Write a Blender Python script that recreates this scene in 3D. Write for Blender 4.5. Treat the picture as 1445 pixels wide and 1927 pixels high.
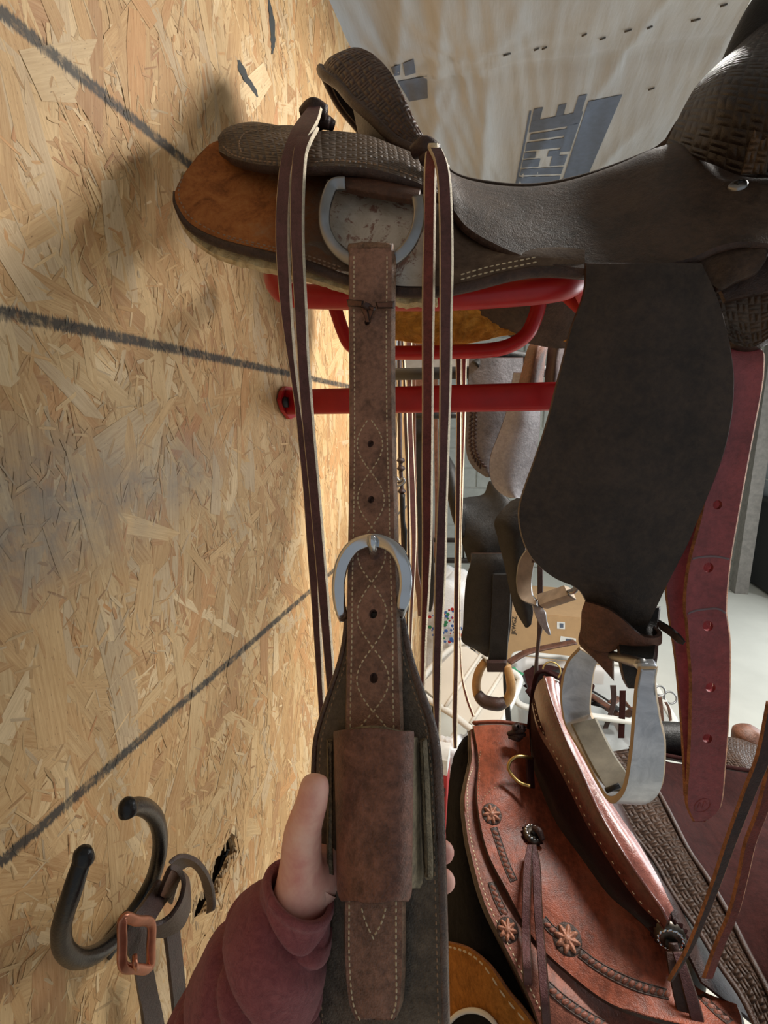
import bpy, bmesh, math, random
import numpy as np
from mathutils import Vector, Matrix, noise
from mathutils.bvhtree import BVHTree
from mathutils.geometry import tessellate_polygon
for o in list(bpy.data.objects): bpy.data.objects.remove(o)
sc = bpy.context.scene; COL = sc.collection
random.seed(7); RNG = np.random.default_rng(7)

# ------------------------------------------------------------------ camera, world, lights, exposure
F = 900.0; PITCH = math.radians(10.88); YAW = math.radians(13.97)
CAM = Vector((0.355, 0.0, 1.5))
cd = bpy.data.cameras.new('camera'); cam = bpy.data.objects.new('camera', cd); COL.objects.link(cam)
cam.location = CAM; cam.rotation_euler = (math.pi/2 - PITCH, 0, YAW)
cd.sensor_fit = 'VERTICAL'; cd.sensor_height = 36.0; cd.lens = F/1927*36; cd.clip_start = 0.01
sc.camera = cam
sc.view_settings.view_transform = 'Standard'; sc.view_settings.look = 'None'
sc.view_settings.gamma = 1.0; sc.view_settings.use_curve_mapping = False
sc.view_settings.exposure = 0.22
wd = bpy.data.worlds.new('world'); sc.world = wd; wd.use_nodes = True
wd.node_tree.nodes['Background'].inputs[0].default_value = (0.86, 0.93, 1.0, 1)
wd.node_tree.nodes['Background'].inputs[1].default_value = 0.30
def area(name, loc, tgt, sx, sy, power, col):
    l = bpy.data.lights.new(name, 'AREA'); l.shape = 'RECTANGLE'; l.size = sx; l.size_y = sy
    l.energy = power; l.color = col
    o = bpy.data.objects.new(name, l); COL.objects.link(o); o.location = loc
    o.rotation_euler = (Vector(tgt)-Vector(loc)).to_track_quat('-Z', 'Y').to_euler()
    return o
area('garage_door_daylight', (3.6, 2.9, 1.3), (0.3, 1.2, 1.0), 2.4, 1.6, 70, (0.93, 0.97, 1.0))
area('ceiling_shop_light', (1.05, 1.12, 2.25), (1.04, 1.12, 0.0), 0.22, 0.75, 42, (1.0, 0.96, 0.9))

# ------------------------------------------------------------------ projection helpers (photo pixels of the 1445x1927 frame -> places in the room)
_fw = Vector((-math.sin(YAW)*math.cos(PITCH), math.cos(YAW)*math.cos(PITCH), -math.sin(PITCH)))
_rt = Vector((math.cos(YAW), math.sin(YAW), 0)); _up = _rt.cross(_fw)
def ray(x, y): return _fw + _rt*((x-722.5)/F) - _up*((y-963.5)/F)
def P(x, y, Y):
    d = ray(x, y); return CAM + d*(Y/d.y)
def PX(x, y, X):
    d = ray(x, y); return CAM + d*((X-CAM.x)/d.x)
def PZ(x, y, Z):
    d = ray(x, y); return CAM + d*((Z-CAM.z)/d.z)
def PD(x, y, z): return CAM + ray(x, y)*z

# ------------------------------------------------------------------ materials
MATS = {}
def srgb(r, g, b):
    f = lambda c: (c/255/12.92) if c/255 <= .04045 else ((c/255+.055)/1.055)**2.4
    return (f(r), f(g), f(b), 1)
class NT:
    def __init__(s, name):
        s.m = bpy.data.materials.new(name); s.m.use_nodes = True; s.t = s.m.node_tree
        s.b = s.t.nodes['Principled BSDF']
    def n(s, typ, ins=None, **kw):
        q = s.t.nodes.new(typ)
        for k, v in kw.items(): setattr(q, k, v)
        for k, v in (ins or {}).items():
            if isinstance(v, bpy.types.NodeSocket): s.t.links.new(v, q.inputs[k])
            else: q.inputs[k].default_value = v
        return q
    def set(s, **kw):
        for k, v in kw.items():
            k = k.replace('_', ' ')
            if isinstance(v, bpy.types.NodeSocket): s.t.links.new(v, s.b.inputs[k])
            else: s.b.inputs[k].default_value = v
    def math(s, op, a, b=0.0, c=0.0): return s.n('ShaderNodeMath', {0: a, 1: b, 2: c}, operation=op).outputs[0]
    def mix(s, f, a, b): 
        q = s.n('ShaderNodeMix', data_type='RGBA')
        for i, v in ((0, f), (6, a), (7, b)):
            if isinstance(v, bpy.types.NodeSocket): s.t.links.new(v, q.inputs[i])
            else: q.inputs[i].default_value = v
        return q.outputs[2]
    def noise(s, vec, scale, detail=3, rough=.55, dist=0.0):
        return s.n('ShaderNodeTexNoise', {'Vector': vec, 'Scale': scale, 'Detail': detail, 'Roughness': rough, 'Distortion': dist}).outputs['Fac']
    def ramp(s, f, stops):
        q = s.n('ShaderNodeValToRGB', {0: f}); e = q.color_ramp.elements
        while len(e) < len(stops): e.new(.5)
        for i, (p, c) in enumerate(stops): e[i].position = p; e[i].color = c
        return q.outputs[0]
    def obj(s): return s.n('ShaderNodeTexCoord').outputs['Object']
    def uv(s): return s.n('ShaderNodeTexCoord').outputs['UV']
    def bump(s, h, strength, dist, normal=None):
        ins = {'Strength': strength, 'Distance': dist, 'Height': h}
        if normal is not None: ins['Normal'] = normal
        return s.n('ShaderNodeBump', ins).outputs[0]
def sc4(c, k): return (min(c[0]*k, 1), min(c[1]*k, 1), min(c[2]*k, 1), 1)
def leather(name, col, var=.35, rough=.45, scale=18, grain=.35, stamp=None, worn=None, worn_amt=.5, spec=.4, stampk=110, coat=0.0):
    m = NT(name); v = m.obj(); c = srgb(*col)
    n1 = m.noise(v, scale*1.7, 7, .7, .5); n2 = m.noise(v, scale*14, 5, .7)
    n3 = m.noise(m.n('ShaderNodeMapping', {0: v, 'Rotation': (.6, .4, .9), 'Scale': (220, 30, 220)}).outputs[0], 1.0, 3, .6)
    f = m.math('ADD', m.math('MULTIPLY', n1, .5), m.math('ADD', m.math('MULTIPLY', n2, .32), m.math('MULTIPLY', n3, .18)))
    colr = m.ramp(f, [(.42, sc4(c, 1-var*1.4)), (.5, c), (.58, sc4(c, 1+var*1.4))])
    if worn:
        w = m.ramp(m.noise(v, scale*.7, 6, .68, .6), [(.62-worn_amt*.25, (0, 0, 0, 1)), (.74-worn_amt*.12, (1, 1, 1, 1))])
        colr = m.mix(m.math('MULTIPLY', w, .75), colr, srgb(*worn))
    sp = m.ramp(m.noise(v, 420, 2, .5), [(.64, (0, 0, 0, 1)), (.72, (1, 1, 1, 1))])
    colr = m.mix(m.math('MULTIPLY', sp, .4), colr, sc4(c, .45))
    vor = m.n('ShaderNodeTexVoronoi', {'Vector': v, 'Scale': 850.0}).outputs['Distance']
    nrm = m.bump(vor, min(1, grain*1.5), .0005); nrm = m.bump(n1, .5, .003, nrm); nrm = m.bump(n2, .5, .0012, nrm)
    if stamp:
        sx = m.n('ShaderNodeSeparateXYZ', {0: m.uv()})
        u = m.math('MULTIPLY', sx.outputs[0], stampk); w_ = m.math('MULTIPLY', sx.outputs[1], stampk)
        ck = m.math('MODULO', m.math('ADD', m.math('FLOOR', u), m.math('FLOOR', w_)), 2.0)
        ck = m.math('ABSOLUTE', ck)
        su = m.math('ABSOLUTE', m.math('SINE', m.math('MULTIPLY', u, math.pi))); sv = m.math('ABSOLUTE', m.math('SINE', m.math('MULTIPLY', w_, math.pi)))
        su3 = m.math('ABSOLUTE', m.math('SINE', m.math('MULTIPLY', u, math.pi*2))); sv3 = m.math('ABSOLUTE', m.math('SINE', m.math('MULTIPLY', w_, math.pi*2)))
        ha = m.math('MULTIPLY', su, sv3); hb = m.math('MULTIPLY', sv, su3)
        h = m.math('ADD', m.math('MULTIPLY', ha, ck), m.math('MULTIPLY', hb, m.math('SUBTRACT', 1.0, ck)))
        nrm = m.bump(h, stamp, .0022, nrm)
        colr = m.mix(m.math('MULTIPLY', m.math('SUBTRACT', 1.0, m.math('POWER', h, .5)), .55), colr, sc4(c, .38))
    ro = m.math('ADD', m.math('MULTIPLY', n2, .3), rough-.15)
    m.set(Base_Color=colr, Roughness=ro, Normal=nrm); m.b.inputs['Specular IOR Level'].default_value = spec
    if coat: m.b.inputs['Coat Weight'].default_value = coat; m.b.inputs['Coat Roughness'].default_value = .22
    MATS[name] = m.m; return m.m
def plain(name, col, rough=.5, metal=0.0, var=.12, scale=40, bump=.15, bd=.0006, spec=.5, trans=0.0, alpha=None):
    m = NT(name); v = m.obj(); c = srgb(*col); n = m.noise(v, scale, 4, .6)
    m.set(Base_Color=m.ramp(n, [(.3, sc4(c, 1-var)), (.7, sc4(c, 1+var))]), Roughness=m.math('ADD', m.math('MULTIPLY', n, .2), rough-.1), Metallic=metal, Normal=m.bump(m.noise(v, scale*8, 3), bump, bd))
    m.b.inputs['Specular IOR Level'].default_value = spec
    if trans: m.b.inputs['Transmission Weight'].default_value = trans
    if alpha is not None: m.b.inputs['Alpha'].default_value = alpha
    MATS[name] = m.m; return m.m
def fuzzy(name, col, col2, scale=60, bump=1.0, bd=.004):
    m = NT(name); v = m.obj(); n = m.noise(v, scale, 6, .7, 1.5); n2 = m.noise(v, scale*6, 4, .7)
    m.set(Base_Color=m.mix(m.ramp(n, [(.35, (0, 0, 0, 1)), (.65, (1, 1, 1, 1))]), srgb(*col), srgb(*col2)), Roughness=.95,
          Normal=m.bump(n2, .6, .0015, m.bump(n, bump, bd)))
    m.b.inputs['Sheen Weight'].default_value = 0.0 if 'black' in name else .25; m.b.inputs['Specular IOR Level'].default_value = .15
    MATS[name] = m.m; return m.m

leather('saddle_dark', (66, 53, 44), .3, .52, 14, .3, worn=(92, 76, 62), worn_amt=.3, spec=.28)
leather('fender_dark', (54, 44, 36), .3, .48, 9, .2, worn=(66, 54, 44), worn_amt=.2, spec=.35)
leather('saddle_stamped', (90, 73, 58), .3, .5, 16, .3, stamp=.8, stampk=120)
leather('cantle_stamped', (70, 48, 38), .35, .42, 16, .3, stamp=.8, stampk=82)
leather('swell_stamped', (46, 36, 31), .3, .45, 14, .3, stamp=.7, stampk=90)
leather('cantle_back', (38, 27, 24), .2, .5, 14, .3)
leather('edge_brown', (62, 44, 36), .3, .4, 30, .3)
leather('roll_brown', (84, 56, 42), .25, .5, 14, .3)
leather('billet_brown', (130, 98, 84), .3, .55, 16, .5, worn=(120, 84, 66), worn_amt=.15)
leather('billet_edge', (132, 104, 84), .3, .6, 30, .5)
leather('cinch_leather', (88, 78, 66), .3, .5, 20, .4, worn=(58, 44, 38), worn_amt=.3)
leather('cinch_binding', (84, 62, 50), .3, .3, 25, .3, spec=.6)
leather('keeper_leather', (120, 82, 68), .3, .42, 22, .4, worn=(144, 112, 94), worn_amt=.2)
leather('keeper_side', (120, 108, 86), .3, .7, 30, .6)
leather('string_dark', (90, 59, 61), .2, .45, 25, .3)
leather('string_red', (112, 54, 48), .2, .6, 25, .5)
leather('latigo_red', (142, 67, 70), .18, .36, 14, .25, spec=.55)
leather('latigo_edge', (150, 100, 66), .3, .7, 60, .6)
leather('rawhide', (222, 206, 178), .12, .7, 60, .4)
leather('tooled', (128, 64, 42), .3, .46, 9, .22, worn=(150, 90, 70), worn_amt=.2, spec=.4)
leather('tooled_edge', (122, 72, 56), .25, .45, 18, .25)
leather('tooled_lower', (160, 110, 88), .2, .45, 12, .25)
leather('tooled_roll', (88, 42, 34), .22, .2, 12, .15, spec=.7, coat=.5)
leather('tooled_face', (140, 84, 74), .2, .22, 14, .15, spec=.7, coat=.5)
leather('tooled_band', (64, 47, 37), .25, .5, 18, .2, stamp=.8, stampk=110, spec=.25)
leather('tooled_seat', (48, 24, 22), .2, .8, 14, .2, spec=.08)
leather('black_leather', (32, 31, 30), .25, .45, 16, .25, spec=.3)
leather('brown_leather', (96, 62, 46), .28, .45, 20, .3)
leather('darkbrown_leather', (56, 38, 34), .25, .45, 20, .3)
leather('grey_leather', (150, 149, 154), .14, .36, 9, .2, spec=.6)
leather('grey_flap', (104, 101, 104), .2, .45, 9, .25)
leather('suede_tan', (160, 106, 48), .22, .9, 25, 1.0, spec=.1)
def skirt_material():
    m = NT('skirt_suede'); v = m.obj(); sx = m.n('ShaderNodeSeparateXYZ', {0: v})
    n = m.noise(v, 40, 6, .7, .8); nb = m.noise(v, 260, 4, .7)
    org = m.ramp(m.math('ADD', m.math('MULTIPLY', n, .7), m.math('MULTIPLY', nb, .3)), [(.32, srgb(104, 62, 34)), (.5, srgb(158, 98, 52)), (.7, srgb(182, 124, 72))])
    drk = m.ramp(n, [(.3, srgb(68, 54, 44)), (.55, srgb(100, 84, 70)), (.75, srgb(140, 124, 104))])
    f = m.ramp(m.math('ADD', m.math('MULTIPLY', sx.outputs[0], 6.0), m.math('ADD', m.math('MULTIPLY', n, .9), .85)), [(.25, (0, 0, 0, 1)), (.65, (1, 1, 1, 1))])
    m.set(Base_Color=m.mix(f, org, drk), Roughness=.85, Normal=m.bump(nb, .7, .0012))
    m.b.inputs['Specular IOR Level'].default_value = .2; MATS['skirt_suede'] = m.m
skirt_material()
def plate_material():
    m = NT('rigging_worn'); v = m.obj()
    n = m.noise(v, 30, 6, .7, .5); r = m.ramp(m.noise(v, 75, 6, .75, .8), [(.53, (0, 0, 0, 1)), (.60, (1, 1, 1, 1))])
    base = m.ramp(n, [(.3, srgb(158, 146, 128)), (.7, srgb(206, 198, 186))])
    m.set(Base_Color=m.mix(m.math('MULTIPLY', r, .8), base, srgb(112, 62, 46)), Roughness=.75, Normal=m.bump(m.noise(v, 300, 3), .4, .0008)); MATS['rigging_worn'] = m.m
plate_material()
fuzzy('fleece_gold', (226, 172, 78), (176, 126, 50), 45, 1.0, .006)
fuzzy('fleece_cream', (240, 218, 166), (204, 170, 112), 70, 1.0, .005)
fuzzy('felt_black', (26, 24, 23), (16, 15, 15), 90, .6, .003)
fuzzy('sleeve_fabric', (164, 94, 96), (136, 74, 78), 160, .5, .0015)
plain('thread', (206, 190, 158), .8, var=.15)
plain('thread_dark', (150, 122, 96), .8, var=.15)
plain('steel', (150, 150, 150), .36, 1.0, .2, 30)
plain('chrome', (205, 208, 212), .16, 1.0, .08, 12, .05)
def alu():
    m = NT('aluminium'); v = m.obj(); n = m.noise(v, 45, 6, .7, 1.0); sc_ = m.n('ShaderNodeTexNoise', {'Vector': m.n('ShaderNodeMapping', {0: v, 'Scale': (300, 300, 30), 'Rotation': (.5, .4, 0)}).outputs[0], 'Scale': 1.0, 'Detail': 4}).outputs['Fac']
    m.set(Base_Color=m.ramp(n, [(.3, srgb(176, 182, 190)), (.7, srgb(224, 228, 234))]), Metallic=.6, Roughness=m.math('ADD', m.math('MULTIPLY', sc_, .3), .25), Normal=m.bump(sc_, .25, .0004)); MATS['aluminium'] = m.m
alu()
plain('stirrup_edge', (164, 142, 112), .5, .2)
plain('tread_rubber', (112, 106, 92), .8, 0, .25, 60)
plain('brass', (190, 160, 100), .35, 1.0, .2)
plain('copper', (190, 128, 100), .38, .85, .25, 60)
plain('red_paint', (176, 26, 30), .38, 0, .15, 30, .1)
plain('black_rubber', (24, 23, 23), .32, 0, .2, 60, .3, .0012, .4)
plain('black_metal', (26, 26, 27), .45)
plain('concrete', (206, 206, 196), .75, 0, .07, 3, .2, .001)
plain('block_grey', (178, 180, 172), .9, 0, .1, 14, .5, .002)
plain('mortar', (196, 196, 186), .9)
plain('cardboard', (190, 154, 112), .85, 0, .06, 20)
plain('ink', (50, 44, 40), .8)
plain('label_white', (232, 232, 228), .6)
plain('plastic_white', (214, 214, 208), .4, 0, .05, 10)
plain('lid_plastic', (206, 200, 188), .45, 0, .06, 6)
plain('bin_plastic', (222, 228, 232), .3, 0, .04, 10, .05, alpha=.45)
plain('cabinet_dark', (38, 40, 42), .5)
plain('wood_tan', (168, 128, 78), .5, 0, .25, 40); plain('wood_grey', (134, 120, 104), .6, 0, .25, 40)
plain('plank_grey', (128, 124, 118), .8, 0, .2, 30)
plain('bag_white', (226, 228, 230), .4, 0, .05, 12, .5, .004)
plain('print_blue', (60, 100, 170), .5); plain('print_green', (50, 130, 90), .5); plain('carton_red', (176, 32, 34), .5)
plain('silver_dark', (90, 84, 76), .35, .9, .4, 120)
def skin_mat():
    m = NT('skin'); v = m.obj(); n = m.noise(v, 60, 4, .6); n2 = m.noise(v, 500, 3, .6)
    m.set(Base_Color=m.ramp(n, [(.3, srgb(224, 154, 142)), (.55, srgb(240, 186, 168)), (.75, srgb(246, 202, 184))]), Roughness=.5, Normal=m.bump(n2, .2, .0004))
    m.b.inputs['Subsurface Weight'].default_value = .15; m.b.inputs['Subsurface Radius'].default_value = (.008, .003, .002); m.b.inputs['Subsurface Scale'].default_value = .4
    MATS['skin'] = m.m
skin_mat()

# ------------------------------------------------------------------ object helpers
def tag(o, label=None, cat=None, group=None, kind=None):
    for k, v in (('label', label), ('category', cat), ('group', group), ('kind', kind)):
        if v: o[k] = v
    return o
def root_loc(p):
    v = Vector((0, 0, 0))
    while p is not None: v = v + p.location; p = p.parent
    return v
def thing(name, label, cat, loc, group=None):
    o = bpy.data.objects.new(name, None); COL.objects.link(o); o.location = loc; o.empty_display_size = .05
    return tag(o, label, cat, group)
def obj(name, verts, faces, mats, parent=None, fmat=None, smooth=True, fsm=None, uvs=None):
    """one mesh object from world-space vertices"""
    V = [Vector(v) for v in verts]
    if parent is None:
        lo = Vector([min(v[i] for v in V) for i in range(3)]); hi = Vector([max(v[i] for v in V) for i in range(3)])
        base = Vector(((lo.x+hi.x)/2, (lo.y+hi.y)/2, lo.z))
    else: base = root_loc(parent)
    me = bpy.data.meshes.new(name); me.from_pydata([v-base for v in V], [], faces)
    if isinstance(mats, str): mats = [mats]
    for m in mats: me.materials.append(MATS[m])
    if fmat: me.polygons.foreach_set('material_index', fmat)
    me.polygons.foreach_set('use_smooth', fsm if fsm else [smooth]*len(me.polygons))
    if uvs:
        ul = me.uv_layers.new(name='UVMap')
        for lp in me.loops: ul.data[lp.index].uv = uvs[lp.vertex_index]
    me.update()
    o = bpy.data.objects.new(name, me); COL.objects.link(o); o.parent = parent
    if parent is None: o.location = base
    return o
def cr(pts, n, closed=False):
    """Catmull-Rom resample of vectors to n points"""
    pts = [Vector(p) for p in pts]; k = len(pts)
    if k == 2 and not closed: return [pts[0].lerp(pts[1], i/(n-1)) for i in range(n)]
    out = []; segs = k if closed else k-1
    for i in range(n):
        t = i/(n if closed else n-1)*segs; s = min(int(t), segs-1); t -= s
        g = (lambda j: pts[j % k]) if closed else (lambda j: pts[0]*2-pts[1] if j < 0 else (pts[-1]*2-pts[-2] if j >= k else pts[j]))
        a, b, c, d = g(s-1), g(s), g(s+1), g(s+2)
        out.append(.5*((2*b)+(c-a)*t+(2*a-5*b+4*c-d)*t*t+(3*b-a-3*c+d)*t**3))
    return out
BV = {}
def sheet(name, rows, mats, thick=.004, parent=None, nu=24, nv=16, key=None, center=False, pix=True, back=None, disp=None, noprimary=False, flip=None, roundrim=True):
    """smooth leather sheet through a grid of control points; mats = [front, back, rim]"""
    R = [[P(*c) if pix else Vector(c) for c in r] for r in rows]
    R = [cr(r, nv) for r in R]
    G = [[None]*nv for _ in range(nu)]
    for j in range(nv):
        c = cr([r[j] for r in R], nu)
        for i in range(nu): G[i][j] = c[i]
    N = [[None]*nv for _ in range(nu)]; acc = 0
    for i in range(nu):
        for j in range(nv):
            du = G[min(i+1, nu-1)][j]-G[max(i-1, 0)][j]; dv = G[i][min(j+1, nv-1)]-G[i][max(j-1, 0)]
            n = du.cross(dv); n = n.normalized() if n.length > 1e-12 else Vector((0, -1, 0))
            N[i][j] = n
    ys_ = [g.y for r_ in G for g in r_]; ym = (min(ys_)+max(ys_))/2
    for i in range(nu):
        for j in range(nv):
            if G[i][j].y <= ym: acc += N[i][j].dot((CAM-G[i][j]).normalized())
    s = 1 if acc > 0 else -1
    if flip: s = -s
    if disp:
        for i in range(nu):
            for j in range(nv): G[i][j] = G[i][j] + N[i][j]*s*disp(i/(nu-1), j/(nv-1), G[i][j])
    offF = thick/2 if center else 0; offB = thick/2 if center else thick
    V = []; UV = []
    lu = [0]; mj = nv//2; mi = nu//2
    for i in range(1, nu): lu.append(lu[-1]+(G[i][mj]-G[i-1][mj]).length)
    lv = [0]
    for j in range(1, nv): lv.append(lv[-1]+(G[mi][j]-G[mi][j-1]).length)
    def ring(off, inset):
        for i in range(nu):
            for j in range(nv):
                p = G[i][j] + N[i][j]*s*off
                if inset:
                    if i == 0: p = p + (G[1][j]-G[0][j]).normalized()*inset
                    if i == nu-1: p = p + (G[-2][j]-G[-1][j]).normalized()*inset
                    if j == 0: p = p + (G[i][1]-G[i][0]).normalized()*inset
                    if j == nv-1: p = p + (G[i][-2]-G[i][-1]).normalized()*inset
                V.append(p); UV.append((lu[i], lv[j]))
    ins = min(thick*.35, .002) if roundrim else 0
    ring(offF, ins); ring(-offB, ins)
    n0 = nu*nv; fs = []; fm = []
    for i in range(nu-1):
        for j in range(nv-1):
            a, b, c, d = i*nv+j, (i+1)*nv+j, (i+1)*nv+j+1, i*nv+j+1
            q = (a, b, c, d) if s > 0 else (d, c, b, a)
            fs.append(q); fm.append(0); fs.append(tuple(n0+k for k in reversed(q))); fm.append(1)
    loop = [(i, 0) for i in range(nu)]+[(nu-1, j) for j in range(1, nv)]+[(i, nv-1) for i in range(nu-2, -1, -1)]+[(0, j) for j in range(nv-2, 0, -1)]
    nf = len(fs); mbase = len(V)
    for (i, j) in loop:      # outer mid rim ring gives the edge a rounded section
        V.append(G[i][j]+N[i][j]*s*((offF-offB)/2)); UV.append((lu[i], lv[j]))
    L = len(loop)
    for q in range(L):
        (i1, j1), (i2, j2) = loop[q], loop[(q+1) % L]
        a, b = i1*nv+j1, i2*nv+j2; m1, m2 = mbase+q, mbase+(q+1) % L
        for f in (((a, m1, m2, b)), ((m1, n0+a, n0+b, m2))):
            fs.append(f if s > 0 else tuple(reversed(f))); fm.append(2)
    if isinstance(mats, str): mats = [mats]
    while len(mats) < 3: mats = mats+[mats[0] if len(mats) == 1 else mats[-1]]
    o = obj(name, V, fs, mats, parent, fm, True, [True]*nf+[True]*(len(fs)-nf), UV)
    me = o.data; me.attributes.new('sharp_edge', 'BOOLEAN', 'EDGE')
    rim = set()
    for q in range(L):
        (i1, j1), (i2, j2) = loop[q], loop[(q+1) % L]
        a, b = i1*nv+j1, i2*nv+j2; rim.add((min(a, b), max(a, b))); rim.add((min(a+n0, b+n0), max(a+n0, b+n0)))
    vals = [tuple(sorted(e.vertices)) in rim for e in me.edges]
    me.attributes['sharp_edge'].data.foreach_set('value', vals)
    if key: BV[key] = BVHTree.FromPolygons(V, [f for f, k in zip(fs, fm) if k == 0])
    return o
def ribbon(name, rows, mats, thick=.003, parent=None, nu=40, nv=5, bulge=0.0, key=None, **kw):
    """rows of (xLeft, xRight, y, Y) or (xL, yL, xR, yR, YL, YR)"""
    g = []
    for r in rows:
        if len(r) == 4: a = (r[0], r[2], r[3]); b = (r[1], r[2], r[3])
        else: a = (r[0], r[1], r[4]); b = (r[2], r[3], r[5])
        m = ((a[0]+b[0])/2, (a[1]+b[1])/2, (a[2]+b[2])/2-bulge)
        g.append([a, m, b])
    return sheet(name, g, mats, thick, parent, nu, nv, key, **kw)
def mirror(rows, yc, skip_last=False):
    """control grid (world) mirrored over the plane y = yc, appended after the given columns"""
    out = []
    for r in rows:
        w = [P(*c) for c in r]; m = [Vector((p.x, 2*yc-p.y, p.z)) for p in reversed(w)]
        out.append(w+(m[1:] if skip_last else m))
    return out
def tube(name, pts, rad, mat, parent=None, n=48, seg=12, closed=False, pix=True, flat=None, up=None, cap=True, interp=True):
    """swept tube; rad may be a list; flat = (a, b) section half-sizes as factors of the radius"""
    W = [P(*p) if pix else Vector(p) for p in pts]
    C_ = cr(W, n, closed) if interp else W
    n = len(C_)
    if not isinstance(rad, (list, tuple)): rad = [rad]*2
    V = []; fs = []
    prev = None
    for i in range(n):
        t = (C_[(i+1) % n]-C_[i-1]) if closed else (C_[min(i+1, n-1)]-C_[max(i-1, 0)])
        t.normalize()
        if up is not None:
            a = up(C_[i]) if callable(up) else Vector(up)
            x = a.cross(t)
        elif prev is None:
            a = Vector((0, 0, 1)) if abs(t.z) < .9 else Vector((1, 0, 0)); x = a.cross(t)
        else: x = prev-t*prev.dot(t)
        x.normalize(); prev = x; y = t.cross(x)
        q = i/(n-1 if not closed else n)*(len(rad)-1); k = min(int(q), len(rad)-2); r = rad[k]+(rad[k+1]-rad[k])*(q-k)
        fa, fb = flat if flat else (1, 1)
        for s in range(seg):
            a = 2*math.pi*s/seg; ca, sa = math.cos(a), math.sin(a)
            if flat: ca = math.copysign(abs(ca)**.5, ca); sa = math.copysign(abs(sa)**.5, sa)
            V.append(C_[i]+x*(r*fa*ca)+y*(r*fb*sa))
    for i in range(n if closed else n-1):
        for s in range(seg):
            a = i*seg+s; b = i*seg+(s+1) % seg; c = ((i+1) % n)*seg+(s+1) % seg; d = ((i+1) % n)*seg+s
            fs.append((a, b, c, d))
    if cap and not closed:
        fs.append(tuple(range(seg))[::-1]); fs.append(tuple((n-1)*seg+s for s in range(seg)))
    return obj(name, V, fs, mat, parent)
def box(name, lo, hi, mat, parent=None, rot=0.0, bev=.0):
    lo, hi = Vector(lo), Vector(hi); c = (lo+hi)/2; h = (hi-lo)/2
    bm = bmesh.new(); bmesh.ops.create_cube(bm, size=2)
    for v in bm.verts: v.co = Vector((v.co.x*h.x, v.co.y*h.y, v.co.z*h.z))
    if bev: bmesh.ops.bevel(bm, geom=list(bm.edges), offset=bev, segments=2, affect='EDGES', clamp_overlap=True)
    M = Matrix.Translation(c) @ Matrix.Rotation(rot, 4, 'Z')
    V = [M @ v.co for v in bm.verts]; bm.verts.index_update(); fs = [tuple(v.index for v in f.verts) for f in bm.faces]; bm.free()
    return obj(name, V, fs, mat, parent, smooth=False)
def cast(key, x, y):
    d = ray(x, y).normalized(); loc, nrm, i, dist = BV[key].ray_cast(CAM, d)
    if loc is None: return None, None
    if nrm.dot(d) > 0: nrm = -nrm
    return loc, nrm
def path_on(key, poly, n=200, lift=0.0):
    c = cr([Vector((x, y, 0)) for x, y in poly], n); out = []
    for p in c:
        l, nn = cast(key, p.x, p.y)
        if l is not None: out.append((l+nn*lift, nn))
    return out
def prisms(name, items, mat, parent, L, w, h, kind='stuff'):
    """many small elongated lumps (stitches, links): items of (pos, tangent, normal)"""
    V = []; fs = []
    for (p, t, n) in items:
        t = (t-n*t.dot(n)).normalized(); s = n.cross(t); b = len(V)
        for (a, k, z) in ((-1, 0, 0), (-.6, -1, .1), (-.6, 1, .1), (-.6, 0, 1), (.6, -1, .1), (.6, 1, .1), (.6, 0, 1), (1, 0, 0)):
            V.append(p+t*(a*L/2)+s*(k*w/2)+n*(z*h))
        for f in ((0, 3, 1), (0, 2, 3), (1, 3, 6, 4), (2, 5, 6, 3), (4, 6, 7), (6, 5, 7)): fs.append(tuple(b+k for k in f))
    o = obj(name, V, fs, mat, parent); o['kind'] = kind; return o
def stitch_items(path, pitch, slant=0.0):
    items = []; acc = 0
    for (a, na), (b, nb) in zip(path, path[1:]):
        d = (b-a).length
        if d > .02: continue
        acc += d
        if acc >= pitch:
            acc = 0; t = (b-a).normalized()
            if slant: t = (Matrix.Rotation(slant, 3, na) @ t)
            items.append((b, t, nb))
    return items
def stitches(name, key, polys, parent, pitch=.0042, L=.003, w=.0011, h=.0007, mat='thread', slant=0.0, n=260):
    it = []
    for poly in polys: it += stitch_items(path_on(key, poly, n), pitch, slant)
    if it: return prisms(name, it, mat, parent, L, w, h)
def disc_on(key, x, y, r, mat, name, parent, h=.002, seg=20, petals=0, depth=.25, lift=0.0):
    """low domed disc (or petalled flower) sitting on a sheet"""
    l, n = cast(key, x, y)
    return disc_at(l+n*lift, n, r, mat, name, parent, h, seg, petals, depth)
def disc_at(l, n, r, mat, name, parent, h=.002, seg=20, petals=0, depth=.25):
    n = n.normalized(); a = Vector((0, 0, 1)).cross(n).normalized(); b = n.cross(a); V = [l+n*h]; fs = []
    if petals: seg = petals*8
    rings = [(.22, 1.0), (.3, .55), (.62, .95), (.9, .75), (1.0, 0)] if petals else [(.45, .95), (.8, .7), (.97, .35), (1.0, -.3)]
    for (q, z) in rings:
        for s in range(seg):
            an = 2*math.pi*s/seg; k = 1.0; zz = z
            if petals:
                c = math.cos(an*petals); k = 1+depth*.5*(c-1)*.35*(q > .5)
                if q > .25: zz = z*(.45+.55*(max(c, -1)+1)/2)
            V.append(l+(a*math.cos(an)+b*math.sin(an))*(r*q*k)+n*(h*zz))
    for s in range(seg): fs.append((0, 1+s, 1+(s+1) % seg))
    for k in range(len(rings)-1):
        for s in range(seg): fs.append((1+k*seg+s, 1+(k+1)*seg+s, 1+(k+1)*seg+(s+1) % seg, 1+k*seg+(s+1) % seg))
    return obj(name, V, fs, mat, parent)
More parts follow.
